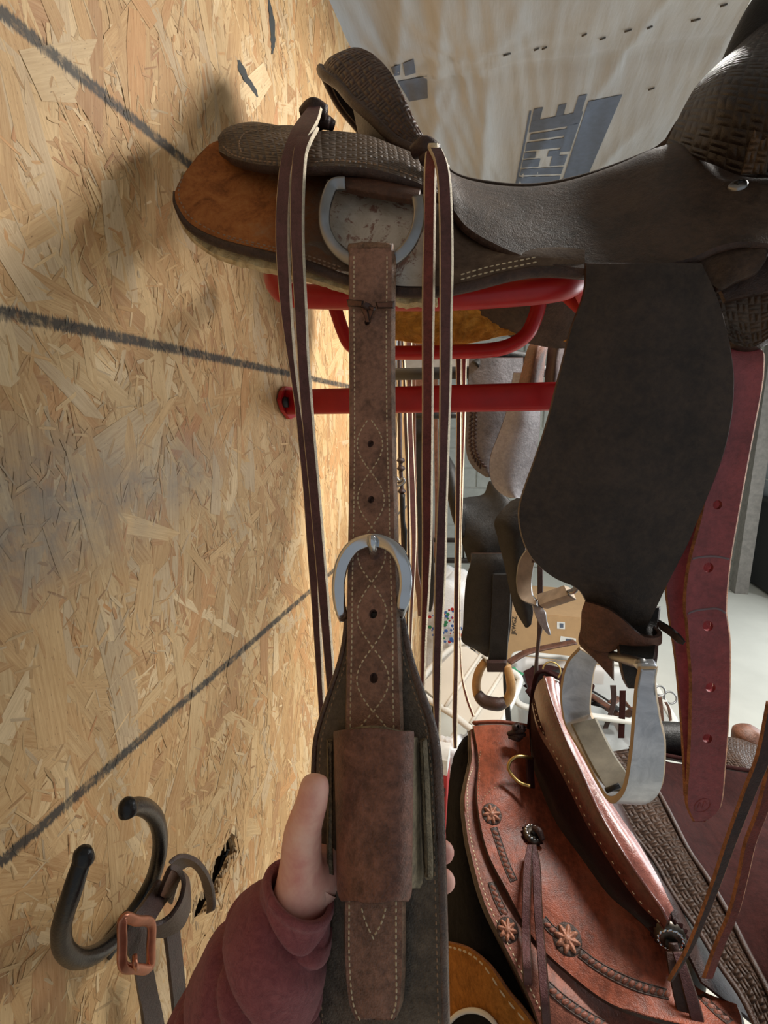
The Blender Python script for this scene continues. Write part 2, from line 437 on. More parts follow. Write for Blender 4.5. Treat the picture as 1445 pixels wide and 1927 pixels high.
def lerp_tab(tab, x):
    if x <= tab[0][0]: return tab[0][1]
    for (a, b), (c, d) in zip(tab, tab[1:]):
        if x <= c: return b+(d-b)*(x-a)/(c-a)
    return tab[-1][1]
#==SECTION:SETTING==
# ------------------------------------------------------------------ setting
CEIL = 2.32; WY0, WY1, OSB1 = -0.9, 5.0, 2.3
def osb_material():
    m = NT('osb'); v = m.obj(); at = m.n('ShaderNodeAttribute', attribute_name='scol').outputs['Color']
    uv = m.n('ShaderNodeAttribute', attribute_name='suv').outputs['Vector']
    g = m.n('ShaderNodeTexNoise', {'Vector': m.n('ShaderNodeMapping', {0: uv, 'Scale': (22, 420, 1)}).outputs[0], 'Scale': 1.0, 'Detail': 5, 'Roughness': .65}).outputs['Fac']
    g2 = m.noise(v, 16, 4, .6); sp = m.n('ShaderNodeTexNoise', {'Vector': m.n('ShaderNodeMapping', {0: uv, 'Scale': (180, 700, 1)}).outputs[0], 'Scale': 1.0, 'Detail': 2}).outputs['Fac']
    col = m.mix(m.ramp(g, [(.3, (0, 0, 0, 1)), (.75, (1, 1, 1, 1))]), m.mix(.42, at, srgb(138, 92, 48)), m.mix(.3, at, srgb(240, 212, 165)))
    col = m.mix(m.math('MULTIPLY', m.ramp(sp, [(.66, (0, 0, 0, 1)), (.72, (1, 1, 1, 1))]), .6), col, srgb(88, 58, 36))
    col = m.mix(m.math('MULTIPLY', m.ramp(g2, [(.42, (0, 0, 0, 1)), (.7, (1, 1, 1, 1))]), .35), col, srgb(186, 148, 96))
    # grey hand smudges with a shape of their own
    st = None
    for (px, py, r, k) in ((110, 960, .13, .9), (330, 890, .09, .8), (240, 925, .09, .8), (20, 1020, .11, .9), (60, 880, .08, .7)):
        c = PX(px, py, 0)
        d = m.n('ShaderNodeVectorMath', {0: m.n('ShaderNodeVectorMath', {0: v, 1: (1, .75, 1.6)}, operation='MULTIPLY').outputs[0], 1: (0, c.y*.75, c.z*1.6)}, operation='DISTANCE').outputs['Value']
        q = m.math('MULTIPLY', m.n('ShaderNodeMapRange', {0: d, 1: r, 2: r*.2, 3: 0.0, 4: k}).outputs[0], m.ramp(m.noise(v, 28, 5, .7), [(.3, (.2, .2, .2, 1)), (.6, (1, 1, 1, 1))]))
        st = q if st is None else m.math('MAXIMUM', st, q)
    col = m.mix(m.math('MULTIPLY', st, .9), col, srgb(136, 126, 114))
    # printed nailing lines
    sx = m.n('ShaderNodeSeparateXYZ', {0: v})
    rag = m.math('MULTIPLY', m.math('SUBTRACT', m.n('ShaderNodeTexNoise', {'Vector': m.n('ShaderNodeMapping', {0: v, 'Scale': (1, 800, 40)}).outputs[0], 'Scale': 1.0, 'Detail': 3}).outputs['Fac'], .5), .010)
    ln = None
    for z0, wd_ in ((1.779, .0052), (1.576, .0050), (1.173, .0050)):
        d = m.math('ADD', m.math('ABSOLUTE', m.math('SUBTRACT', sx.outputs[2], z0)), rag)
        q = m.n('ShaderNodeMapRange', {0: d, 1: wd_*1.25, 2: wd_*.75, 3: 0.0, 4: 1.0}).outputs[0]
        ln = q if ln is None else m.math('MAXIMUM', ln, q)
    lno = m.math('MULTIPLY', ln, m.ramp(m.noise(v, 90, 4, .7), [(.28, (.35, .35, .35, 1)), (.5, (.92, .92, .92, 1))]))
    col = m.mix(lno, col, srgb(52, 52, 50))
    m.set(Base_Color=col, Roughness=.62, Normal=m.bump(sp, .3, .0006, m.bump(g, .5, .0009)))
    m.b.inputs['Specular IOR Level'].default_value = .35; MATS['osb'] = m.m
osb_material()
HOLE = [PX(x, y, 0) for x, y in ((444, 1559), (441, 1580), (446, 1602), (436, 1622), (429, 1640), (419, 1658), (412, 1679), (400, 1700), (390, 1722), (380, 1732), (369, 1745), (362, 1730), (365, 1717), (363, 1705), (369, 1692), (380, 1684), (388, 1668), (395, 1655), (397, 1640), (404, 1620), (416, 1602), (424, 1590), (432, 1572))]
def in_hole(y, z):
    c = False; n = len(HOLE)
    for i in range(n):
        a, b = HOLE[i], HOLE[i-1]
        if (a.z > z) != (b.z > z) and y < (b.y-a.y)*(z-a.z)/(b.z-a.z)+a.y: c = not c
    return c
def build_wall():
    outer = [Vector((0, WY0, 0)), Vector((0, OSB1, 0)), Vector((0, OSB1, CEIL+.06)), Vector((0, WY0, CEIL+.06))]
    V = outer+HOLE; tri = tessellate_polygon([[Vector((p.y, p.z, 0)) for p in outer], [Vector((p.y, p.z, 0)) for p in HOLE]])
    T = .0115; n = len(V); V2 = V+[Vector((-T, p.y, p.z)) for p in V]
    fs = []
    for t in tri:
        a, b, c = t; nx = (V[b].y-V[a].y)*(V[c].z-V[a].z)-(V[b].z-V[a].z)*(V[c].y-V[a].y)
        q = (a, b, c) if nx > 0 else (a, c, b); fs.append(q); fs.append((q[2]+n, q[1]+n, q[0]+n))
    k = len(HOLE)
    for i in range(k): a, b = 4+i, 4+(i+1) % k; fs.append((a, b, b+n, a+n))
    for a, b in ((0, 1), (1, 2), (2, 3), (3, 0)): fs.append((b, a, a+n, b+n))
    w = obj('wall_left', V2, fs, 'osb', smooth=False); w['kind'] = 'structure'; w['label'] = 'left wall of oriented strand board with black printed lines'
    # keep the wall's own coordinates equal to the world's so printed lines and smudges sit at their heights
    off = w.location.copy(); w.data.transform(Matrix.Translation(off)); w.location = (0, 0, 0)
    ca = w.data.color_attributes.new('scol', 'FLOAT_COLOR', 'POINT'); c = srgb(200, 156, 102)
    ca.data.foreach_set('color', list(c)*len(w.data.vertices))
    return w
WALL = build_wall()
hc0 = sum(HOLE, Vector())/len(HOLE)
def build_strands():
    pal = np.array([srgb(*c)[:3] for c in ((226, 192, 140), (212, 172, 118), (198, 154, 100), (190, 142, 88), (196, 136, 78), (172, 118, 72), (206, 184, 150), (232, 206, 162), (184, 116, 66))])
    pw = np.array([.16, .2, .2, .13, .09, .06, .08, .06, .02]); pw /= pw.sum()
    V = []; Fc = []; Cc = []; U = []; cnt = 0
    def batch(n, y0, y1, z0, z1, L0, L1, W0, W1, h0, h1, spread, dark=1.0):
        nonlocal cnt
        ys = RNG.uniform(y0, y1, n); zs = RNG.uniform(z0, z1, n)
        hs = RNG.uniform(h0, h1, n); hs.sort()
        for i in range(n):
            y, z = ys[i], zs[i]
            if in_hole(y, z): continue
            L = RNG.uniform(L0, L1)/2; W = RNG.uniform(W0, W1)/2
            a = RNG.normal(0, spread) if RNG.random() < .72 else RNG.uniform(-1.57, 1.57)
            if in_hole(y+math.sin(a)*L*.8, z+math.cos(a)*L*.8) or in_hole(y-math.sin(a)*L*.8, z-math.cos(a)*L*.8): L *= .3; W *= .5
            ca, sa = math.cos(a), math.sin(a); tl = RNG.uniform(-.02, .02); tl2 = RNG.uniform(-.004, .004)
            c1, c2 = RNG.uniform(-.25, .25, 2); bow = RNG.uniform(-.12, .12)*W
            pts = ((-L*(1-abs(c1)), -W), (-L*.35, -W*RNG.uniform(.9, 1.05)+bow), (L*.35, -W*RNG.uniform(.9, 1.05)+bow), (L*(1+c2*.6), -W*RNG.uniform(.5, 1)),
                   (L*(1-c2*.6), W*RNG.uniform(.3, 1)), (L*.35, W*RNG.uniform(.9, 1.05)+bow), (-L*.35, W+bow), (-L*(1+c1*.5), W*RNG.uniform(.2, 1)))
            ou, ov = RNG.uniform(0, 50, 2); col = (pal[RNG.choice(len(pal), p=pw)]*.85+pal[1]*.15)*RNG.uniform(.88, 1.1)*dark
            if abs(y-hc0.y) < .13 and abs(z-hc0.z) < .17 and any(in_hole(y+p*k*sa+q*k*ca, z+p*k*ca-q*k*sa) for (p, q) in pts for k in (1, .5)): continue
            for (p, q) in pts:
                V.append((hs[i]+max(-.0004, q*tl+p*tl2), y+p*sa+q*ca, z+p*ca-q*sa)); Cc.extend((col[0], col[1], col[2], 1)); U.append((p+ou, q+ov, 0))
            Fc.append(tuple(range(cnt+7, cnt-1, -1))); cnt += 8
    batch(8000, -.1, 1.35, .35, CEIL, .06, .19, .008, .042, .0003, .0010, .5)
    batch(6000, -.1, 1.35, .35, CEIL, .015, .05, .002, .009, .0009, .0014, .6)
    batch(3300, -.1, 1.35, .35, CEIL, .08, .21, .010, .036, .0010, .0015, .4)
    batch(5500, .1, 1.0, .7, CEIL, .006, .024, .0008, .0030, .0014, .0017, .6, .78)
    batch(3500, .1, 1.0, .7, CEIL, .008, .03, .001, .004, .0014, .0017, .6, 1.12)
    batch(2200, 1.2, OSB1-.06, .0, CEIL, .06, .16, .008, .035, .0003, .0015, .5)
    o = obj('wood_strands', V, Fc, 'osb', WALL, smooth=False); o['kind'] = 'stuff'
    ca = o.data.color_attributes.new('scol', 'FLOAT_COLOR', 'POINT'); ca.data.foreach_set('color', Cc)
    ua = o.data.attributes.new('suv', 'FLOAT_VECTOR', 'POINT'); ua.data.foreach_set('vector', [c for u in U for c in u])
build_strands()
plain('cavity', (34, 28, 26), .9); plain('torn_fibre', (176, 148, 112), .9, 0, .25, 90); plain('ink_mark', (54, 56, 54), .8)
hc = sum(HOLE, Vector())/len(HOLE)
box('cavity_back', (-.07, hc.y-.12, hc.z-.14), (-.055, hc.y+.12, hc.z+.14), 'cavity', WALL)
tube('cable', [PX(408, 1700, -.03), PX(420, 1650, -.028), PX(430, 1600, -.03)], .006, 'steel', WALL, pix=False)
tube('cable', [PX(392, 1700, -.02), PX(410, 1650, -.02), PX(422, 1610, -.02)], .005, 'black_rubber', WALL, pix=False)
def splinters():
    it = []
    for i, p in enumerate(HOLE):
        q = HOLE[(i+1) % len(HOLE)]
        for k in range(5):
            r = p.lerp(q, random.random())+Vector((random.uniform(-.008, .0015), 0, 0))
            t = Vector((random.uniform(-.2, .5), random.uniform(-.4, .4), random.choice((-1, 1))))
            it.append((r, t.normalized(), Vector((1, random.uniform(-.3, .3), 0)).normalized()))
    prisms('torn_splinters', it, 'torn_fibre', WALL, .016, .003, .0015)
splinters()
def mark(poly):
    pl = cr([Vector((x, y, 0)) for x, y, w in poly], 14); V = []; fs = []
    for i, p in enumerate(pl):
        w = lerp_tab([(k/(len(poly)-1), poly[k][2]) for k in range(len(poly))], i/13)*random.uniform(.7, 1.2)
        V += [PX(p.x-w, p.y, .0019), PX(p.x+w, p.y, .0019), PX(p.x-w, p.y, .0002), PX(p.x+w, p.y, .0002)]
    for i in range(13):
        a = i*4; fs += [(a, a+1, a+5, a+4), (a+2, a+6, a+7, a+3), (a, a+4, a+6, a+2), (a+1, a+3, a+7, a+5)]
    obj('marker_stroke', V, fs, 'ink_mark', WALL, smooth=False)
mark([(449, 113, 3), (457, 135, 7), (466, 152, 7), (476, 165, 5), (485, 183, 2)])
mark([(506, 0, 2), (512, 40, 5), (514, 80, 4), (512, 102, 1.5)])

fl = box('floor', (-2.0, WY0, -.1), (5.2, WY1+.2, 0), 'concrete'); fl['kind'] = 'structure'
bw = box('wall_back', (-2.0, WY1+.01, 0), (5.2, WY1+.2, CEIL+.06), 'mortar'); bw['kind'] = 'structure'; bw['label'] = 'far wall of pale grey concrete blocks'
def blocks():
    first = None
    for r in range(12):
        for c in range(15):
            x = -1.95+c*.41-(.2 if r % 2 else 0); z = .005+r*.203
            if z+.19 > CEIL: continue
            if first is None:
                first = box('concrete_block', (x, WY1-.006, z), (x+.395, WY1+.03, z+.19), 'block_grey', bw, bev=.004); x0, z0 = x, z
            else:
                o = first.copy(); COL.objects.link(o); o.parent = bw; o.location = first.location+Vector((x-x0, random.uniform(-.002, .002), z-z0))
blocks()
# ceiling of stapled plastic sheeting
def sheeting_material():
    m = NT('sheeting'); v = m.obj(); n = m.noise(v, 3.0, 4, .6); n2 = m.noise(m.n('ShaderNodeMapping', {0: v, 'Scale': (60, 9, 1)}).outputs[0], 1.0, 4, .6)
    c = m.mix(m.ramp(n, [(.35, (0, 0, 0, 1)), (.65, (1, 1, 1, 1))]), srgb(166, 168, 170), srgb(176, 176, 174))
    c = m.mix(m.math('MULTIPLY', m.ramp(n2, [(.5, (0, 0, 0, 1)), (.7, (1, 1, 1, 1))]), .25), c, srgb(150, 146, 136))
    m.set(Base_Color=c, Roughness=.36, Normal=m.bump(n2, .4, .004)); m.b.inputs['Specular IOR Level'].default_value = .5; MATS['sheeting'] = m.m
sheeting_material(); plain('print_navy', (88, 98, 116), .45, 0, .15, 60); plain('staple', (84, 80, 74), .5, .3)
J0 = PZ(720, 130, CEIL); J1 = PZ(1400, 40, CEIL); PUC = PZ(875, 115, CEIL)
def ceil_z(x, y):
    jy = J0.y+(J1.y-J0.y)*(x-J0.x)/(J1.x-J0.x); d = y-jy
    z = CEIL-.022*(1-math.exp(-(d/.16)**2))
    z += .010*math.exp(-((d-.05)/.025)**2)
    s = noise.noise(Vector((x*9+y*1.6, y*1.1, .3))); z -= .015*(1-abs(s))**4*(.3+.7*math.exp(-((x-.15)/.5)**2))
    s = noise.noise(Vector((x*26-y*3.0, y*2.2, 4.3))); z -= .007*(1-abs(s))**3*(.25+.75*math.exp(-((x-.1)/.35)**2))
    for (cx, cy, k, R) in ((PUC.x, PUC.y, 11, .30), (J0.x+.05, J0.y+.02, 9, .3), (.62, 2.15, 13, .22)):
        r = math.hypot(x-cx, y-cy); a = math.atan2(y-cy, x-cx)
        z -= .004*math.exp(-(r/R)**2)*min(1, r/.03)*abs(math.sin(a*k*.5+math.sin(a*3)))**3
    if -.03 < x < .06: z -= (.06-x)*.4
    return z
def ceiling():
    xs = [-2.0, -1.0, -.1]+list(np.linspace(-.02, 1.5, 170))+list(np.linspace(1.53, 5.2, 70)); ys = list(np.linspace(WY0, .7, 30))+list(np.linspace(.72, 3.2, 190))+list(np.linspace(3.25, WY1+.02, 30))
    V = []; fs = []; n = len(xs)
    for y in ys:
        for x in xs: V.append((x, y, ceil_z(x, y)))
    for j in range(len(ys)-1):
        for i in range(n-1): fs.append((j*n+i, (j+1)*n+i, (j+1)*n+i+1, j*n+i+1))
    b = len(V)
    V += [(-2, WY0, CEIL+.06), (5.2, WY0, CEIL+.06), (5.2, WY1+.02, CEIL+.06), (-2, WY1+.02, CEIL+.06)]; fs.append((b, b+1, b+2, b+3))
    o = obj('ceiling', V, fs, 'sheeting'); o['kind'] = 'structure'; o['label'] = 'ceiling of wrinkled translucent white plastic sheeting'
    BV['ceil'] = BVHTree.FromPolygons([Vector(v) for v in V], fs); return o
CE = ceiling()
def decal(name, key, quad, mat, parent, nx=6, ny=6, lift=.0015):
    V = []; fs = []
    a, b, c, d = [Vector((q[0], q[1], 0)) for q in quad]
    for j in range(ny+1):
        for i in range(nx+1):
            p = (a.lerp(b, i/nx)).lerp(d.lerp(c, i/nx), j/ny); l, n = cast(key, p.x, p.y)
            if l is None: return
            V.append(l+n*lift)
    m = nx+1
    for j in range(ny):
        for i in range(nx): fs.append((j*m+i, j*m+i+1, (j+1)*m+i+1, (j+1)*m+i))
    return obj(name, V, fs, mat, parent)
# printed lettering on the sheeting (crop of a roll print, letter bars seen edge on)
def bar(x0, x1, y0, y1): # along the left block of the big print; x in 0..1 across, y in 0..1 down
    L = lambda t: Vector((998-28*t, 206+140*t, 0)); R_ = lambda t: Vector((1106-54*t, 182+164*t, 0))
    q = [L(y0).lerp(R_(y0), x0), L(y0).lerp(R_(y0), x1), L(y1).lerp(R_(y1), x1), L(y1).lerp(R_(y1), x0)]
    decal('printed_lettering', 'ceil', q, 'print_navy', CE, 8, 4)
decal('printed_lettering', 'ceil', [(1107, 190), (1171, 177), (1098, 349), (1054, 352)], 'print_navy', CE, 10, 14)
decal('printed_lettering', 'ceil', [(996, 208), (1000, 208), (973, 349), (969, 349)], 'print_navy', CE, 2, 10)
for b_ in ((.06, .22, 0, .16), (.5, .64, .02, .16), (.82, .97, -.04, .16), (.06, 1, .16, .31), (.1, .78, .34, .42), (.78, 1, .30, .62), (.06, .8, .45, .56), (.06, .3, .58, .66), (.55, .8, .59, .66), (.06, .42, .68, .78), (.66, .97, .66, .78), (.06, .97, .80, .88), (.04, .97, .905, 1.0)): bar(*b_)
decal('printed_lettering', 'ceil', [(748, 152), (803, 142), (805, 184), (770, 190)], 'print_navy', CE, 8, 6)
decal('printed_lettering', 'ceil', [(758, 118), (778, 110), (782, 136), (762, 142)], 'print_navy', CE, 4, 4)
decal('printed_lettering', 'ceil', [(736, 126), (753, 120), (752, 140), (742, 142)], 'print_navy', CE, 4, 4)
for (x, y, w) in ((947, 103, 14), (1005, 93, 10), (1020, 91, 9), (1095, 66, 9), (1128, 73, 12), (1175, 58, 14), (1218, 52, 10), (1300, 38, 18), (1355, 10, 14), (1220, 168, 12)):
    l, n = cast('ceil', x, y); l2, _ = cast('ceil', x+w, y-4)
    tube('staple', [l-Vector((0, 0, .002)), l2-Vector((0, 0, .002))], .0016, 'staple', CE, n=2, seg=6, pix=False)
# ------------------------------------------------------------------ main western saddle on the red rack
YC = .68
S = thing('western_saddle', 'dark brown western saddle with stamped cantle resting on the red wall rack', 'saddle', (.30, YC, 1.60))
SK = [[(327, 361, .445), (338, 335, .452), (352, 315, .46), (368, 294, .472), (393, 271, .487)],
      [(331, 388, .440), (350, 355, .45), (370, 325, .462), (390, 298, .476), (414, 262, .492)],
      [(357, 429, .438), (380, 385, .447), (405, 345, .462), (427, 305, .479), (445, 266, .50)],
      [(413, 459, .438), (435, 410, .447), (460, 365, .463), (480, 322, .482), (492, 280, .508)],
      [(514, 485, .442), (525, 435, .449), (540, 385, .465), (550, 335, .485), (556, 295, .51)],
      [(574, 500, .446), (582, 450, .451), (592, 395, .467), (600, 345, .488), (604, 300, .515)],
      [(653, 528, .450), (658, 470, .454), (664, 410, .47), (668, 350, .49), (670, 305, .52)],
      [(742, 550, .452), (745, 490, .458), (748, 425, .473), (750, 365, .493), (752, 315, .523)],
      [(820, 551, .455), (820, 495, .461), (820, 435, .480), (820, 380, .51), (820, 330, .55)],
      [(880, 541, .458), (880, 495, .464), (880, 440, .505), (880, 405, .55), (880, 370, .59)],
      [(960, 520, .462), (960, 485, .468), (960, 445, .515), (960, 410, .565), (960, 380, .61)],
      [(1020, 512, .466), (1020, 480, .472), (1020, 445, .52), (1020, 410, .57), (1020, 380, .61)],
      [(1105, 516, .470), (1105, 485, .478), (1105, 445, .52), (1105, 410, .57), (1105, 380, .61)]]
o_ = sheet('skirt', SK, ['skirt_suede', 'fleece_cream', 'edge_brown'], .007, S, 90, 30, key='skirt')
FL = [[(r[0][0]+4, r[0][1]+22+(5 if 400 < r[0][0] < 640 else 0), r[0][2]+.008), (r[1][0], r[1][1], r[1][2]+.011), (r[2][0], r[2][1], r[2][2]+.012)] for r in SK[:9]]
sheet('fleece_lining', FL, ['fleece_cream'], .010, S, 110, 14, disp=lambda u, v, p: .004*noise.noise(p*130)+.003*noise.noise(p*320))
# dark rolled lower edge of the skirt
def offs(rows, t, dY): return [(r[0][0]*(1-t)+r[1][0]*t, r[0][1]*(1-t)+r[1][1]*t, r[0][2]*(1-t)+r[1][2]*t+dY) for r in rows]
tube('edge_binding', offs(SK, .02, .002), [.001, .004, .0048, .0048, .0048, .0048], 'edge_brown', S, 80, 10)
EDG = [(392, 272), (366, 298), (345, 330), (336, 360), (342, 384), (362, 412), (415, 440), (514, 465), (574, 480), (640, 502)]
stitches('skirt_stitching', 'skirt', [EDG, [(420, 446), (514, 471), (574, 487), (640, 509)]], o_, .0046, .0035, .0013, .0009, 'thread_dark')
stitches('skirt_stitching', 'skirt', [[(860, 528), (920, 512), (1010, 493)], [(860, 519), (920, 502), (1010, 484)]], o_, .005, .0038, .0013, .0009, 'thread')
# far skirt shows its golden fleece under the rack
FS = [[(680, 634, .865), (690, 570, .845), (700, 500, .80)], [(745, 642, .87), (755, 575, .85), (765, 500, .80)], [(800, 650, .875), (805, 580, .855), (810, 500, .80)],
      [(850, 653, .88), (855, 585, .86), (860, 500, .80)], [(900, 645, .88), (905, 580, .86), (910, 495, .80)], [(960, 632, .88), (962, 575, .86), (965, 490, .80)], [(1010, 632, .88), (1010, 575, .86), (1015, 490, .80)],
      [(1060, 645, .88), (1062, 580, .86), (1065, 490, .80)], [(1115, 660, .88), (1115, 585, .86), (1115, 490, .80)], [(1250, 665, .88), (1250, 590, .86), (1250, 490, .80)]]
sheet('far_skirt', FS, ['fleece_gold', 'skirt_suede', 'fleece_gold'], .014, S, 90, 26, disp=lambda u, v, p: .004*noise.noise(p*60)+.003*noise.noise(p*170))
# worn plate, leather roll and the rigging ring
PL = [[(612, 335, .484), (612, 400, .464), (612, 460, .453), (625, 512, .449)], [(680, 345, .486), (680, 410, .466), (680, 470, .455), (680, 528, .451)], [(745, 360, .488), (745, 420, .468), (745, 480, .458), (745, 540, .452)], [(800, 372, .490), (800, 430, .472), (800, 485, .460), (800, 542, .454)]]
sheet('rigging_plate', PL, ['rigging_worn', 'rigging_worn', 'edge_brown'], .004, S, 30, 20, key='plate')
RK = [[(632, 316, .478), (636, 330, .460), (638, 348, .453), (640, 363, .462)], [(690, 322, .478), (690, 338, .460), (690, 358, .453), (690, 374, .462)], [(745, 335, .480), (744, 350, .462), (743, 368, .455), (742, 383, .464)], [(796, 350, .482), (793, 364, .464), (790, 378, .457), (788, 390, .466)]]
sheet('ring_keeper', RK, ['roll_brown'], .006, S, 24, 14)
tube('rigging_ring', [(650, 345, .452), (628, 348, .45), (617, 368, .447), (610, 400, .443), (613, 436, .443), (632, 468, .444), (662, 490, .445), (700, 498, .445), (738, 489, .445), (766, 466, .445), (783, 434, .446), (789, 400, .449), (786, 372, .452)], .0046, 'steel', S, 70, 12, flat=(1.15, .75), up=lambda p: (CAM-p).normalized())
# rear jockey: the stamped leaf behind the cantle
JK = [[(410, 285, .462), (409, 272, .468), (411, 258, .478), (440, 262, .55), (548, 262, YC)],
      [(432, 298, .452), (430, 270, .465), (426, 240, .485), (470, 248, .56), (560, 256, YC)],
      [(477, 310, .447), (470, 275, .465), (458, 232, .50), (500, 236, .57), (580, 255, YC)],
      [(514, 314, .446), (510, 280, .465), (498, 234, .51), (530, 240, .575), (596, 256, YC)],
      [(578, 316, .447), (573, 285, .467), (565, 248, .52), (590, 250, .58), (630, 262, YC)],
      [(630, 314, .449), (632, 290, .47), (634, 249, .53), (640, 252, .59), (655, 268, YC)],
      [(694, 319, .455), (694, 292, .476), (693, 257, .53), (690, 258, .59), (690, 272, YC)],
      [(750, 333, .463), (748, 306, .486), (742, 276, .535), (735, 272, .59), (720, 276, YC)],
      [(796, 350, .473), (795, 325, .495), (790, 296, .54), (770, 285, .59), (745, 284, YC)],
      [(835, 372, .480), (832, 345, .502), (826, 312, .545), (800, 296, .59), (770, 292, YC)]]
JKm = mirror([[c for c in r] for r in JK], YC, True)
o_ = sheet('rear_jockey', JKm, ['saddle_stamped', 'saddle_dark', 'edge_brown'], .0075, S, 70, 60, key='jockey', pix=False)
stitches('jockey_stitching', 'jockey', [[(418, 274), (440, 292), (480, 302), (520, 306)], [(585, 306), (630, 302), (694, 308), (750, 322), (790, 338)], [(455, 290), (450, 268), (462, 250), (490, 246)]], o_, .0046, .0034, .0013, .0009, 'thread_dark')
# cantle: rolled rim, leaning back towards the wall
CT = [[(806, 270, .575), (797, 268, .570), (790, 276, .566), (780, 284, .566)],
      [(783, 227, .585), (770, 230, .578), (752, 245, .573), (742, 264, .571)],
      [(761, 178, .60), (742, 188, .592), (715, 212, .586), (700, 223, .582)],
      [(739, 137, .625), (712, 150, .615), (680, 178, .607), (662, 190, .602)],
      [(712, 107, .65), (690, 112, .642), (652, 138, .633), (636, 160, .628)],
      [(688, 93, YC-.02), (670, 94, YC-.02), (630, 112, YC-.025), (608, 140, YC-.03)],
      [(676, 93, YC), (655, 95, YC), (622, 112, YC), (606, 134, YC)]]
CTm = list(zip(*mirror(list(zip(*CT)), YC, True)))
sheet('cantle', CTm, ['cantle_stamped', 'cantle_back', 'edge_brown'], .010, S, 90, 26, key='cantle', pix=False)
CB = [[(790, 278, .572), (783, 284, .572), (778, 290, .575)], [(752, 258, .585), (745, 268, .588), (742, 280, .59)], [(716, 224, .60), (716, 245, .605), (718, 272, .61)], [(685, 192, .62), (690, 225, .63), (696, 266, .635)],
      [(662, 165, .645), (672, 205, .655), (682, 262, .66)], [(648, 148, YC), (662, 195, YC), (676, 262, YC)]]
CBm = list(zip(*mirror(list(zip(*CB)), YC, True)))
sheet('cantle_back', CBm, ['cantle_back'], .006, S, 60, 16, pix=False)
tube('cantle_rim', [tuple(r[-1]) for r in CTm], .0055, 'edge_brown', S, 90, 10, pix=False)
# seat and seat jockey in one smooth sweep
ST = [[(853, 396, .500), (847, 350, .535), (830, 312, .60), (812, 302, YC)],
      [(880, 430, .485), (878, 378, .53), (872, 336, .605), (858, 342, YC)],
      [(930, 460, .475), (935, 400, .53), (940, 350, .61), (928, 358, YC)],
      [(1000, 489, .468), (1005, 415, .53), (1010, 352, .61), (1000, 362, YC)],
      [(1080, 505, .465), (1085, 420, .53), (1085, 339, .61), (1075, 350, YC)],
      [(1160, 511, .463), (1165, 410, .53), (1165, 312, .60), (1150, 328, YC)],
      [(1240, 501, .462), (1245, 385, .52), (1240, 280, .60), (1225, 298, YC)],
      [(1300, 488, .461), (1308, 385, .512), (1296, 276, .58), (1270, 282, YC)],
      [(1350, 466, .459), (1358, 405, .495), (1362, 333, .530), (1345, 300, .60)],
      [(1400, 457, .457), (1408, 400, .490), (1412, 331, .522), (1400, 290, .60)],
      [(1470, 465, .455), (1480, 400, .487), (1490, 325, .52), (1475, 285, .60)],
      [(1530, 480, .455), (1540, 410, .487), (1545, 335, .52), (1540, 290, .60)]]
sheet('seat', mirror(ST, YC, False), ['saddle_dark', 'saddle_dark', 'edge_brown'], .006, S, 110, 70, key='seat', pix=False)
# fork swell and horn
SW = [[(1248, 278, .63), (1320, 305, .545), (1395, 334, .517), (1470, 338, .507), (1560, 345, .51)],
      [(1272, 228, .635), (1335, 240, .535), (1405, 252, .503), (1485, 262, .49), (1575, 270, .50)],
      [(1292, 190, .64), (1348, 175, .54), (1420, 182, .503), (1500, 192, .49), (1590, 200, .51)],
      [(1312, 158, .65), (1370, 122, .565), (1440, 114, .525), (1520, 120, .51), (1610, 130, .53)],
      [(1348, 122, .665), (1405, 78, .62), (1462, 62, .585), (1540, 62, .57), (1620, 80, .58)],
      [(1384, 92, YC), (1440, 48, YC), (1490, 28, YC), (1560, 22, YC), (1630, 40, YC)]]
SWm = list(zip(*mirror(list(zip(*SW)), YC, True)))
sheet('swell', SWm, ['swell_stamped', 'saddle_dark'], .006, S, 60, 60, key='swell', pix=False)
sheet('gullet_trim', [[(1392, 330, .512), (1412, 330, .508), (1440, 330, .503)], [(1408, 270, .502), (1428, 268, .498), (1452, 268, .493)], [(1425, 220, .498), (1445, 218, .493), (1470, 218, .487)], [(1442, 175, .5), (1462, 172, .495), (1486, 170, .487)]], ['saddle_stamped'], .003, S, 30, 12)
hb, ht = P(1420, 95, YC), P(1492, -70, YC)
tube('horn', [hb+Vector((-.004, 0, -.03)), hb.lerp(ht, .3), hb.lerp(ht, .7), ht, ht+Vector((.004, 0, .012)), ht+Vector((.008, 0, .02)), ht+Vector((.01, 0, .026))], [.034, .027, .021, .022, .038, .04, .028], 'black_leather', S, 40, 24, pix=False)
tube('horn_wrap', [P(1408, 108, YC)+Vector((0, .034*math.sin(a), 0))+Vector((.030*math.cos(a), 0, .012*math.cos(a))) for a in np.linspace(0, 6.28, 14)[:-1]], .004, 'saddle_dark', S, 40, 8, closed=True, pix=False)
l, n = cast('seat', 1388, 350)
o_ = disc_at(l, n, .0075, 'steel', 'seat_screw', S, .003, 24)
for a_ in (.4, 1.97):
    u = n.orthogonal().normalized(); u = Matrix.Rotation(a_, 3, n) @ u
    tube('screw_slot', [l+n*.0032-u*.003, l+n*.0032+u*.003], .0008, 'black_metal', o_, 2, 6, pix=False)
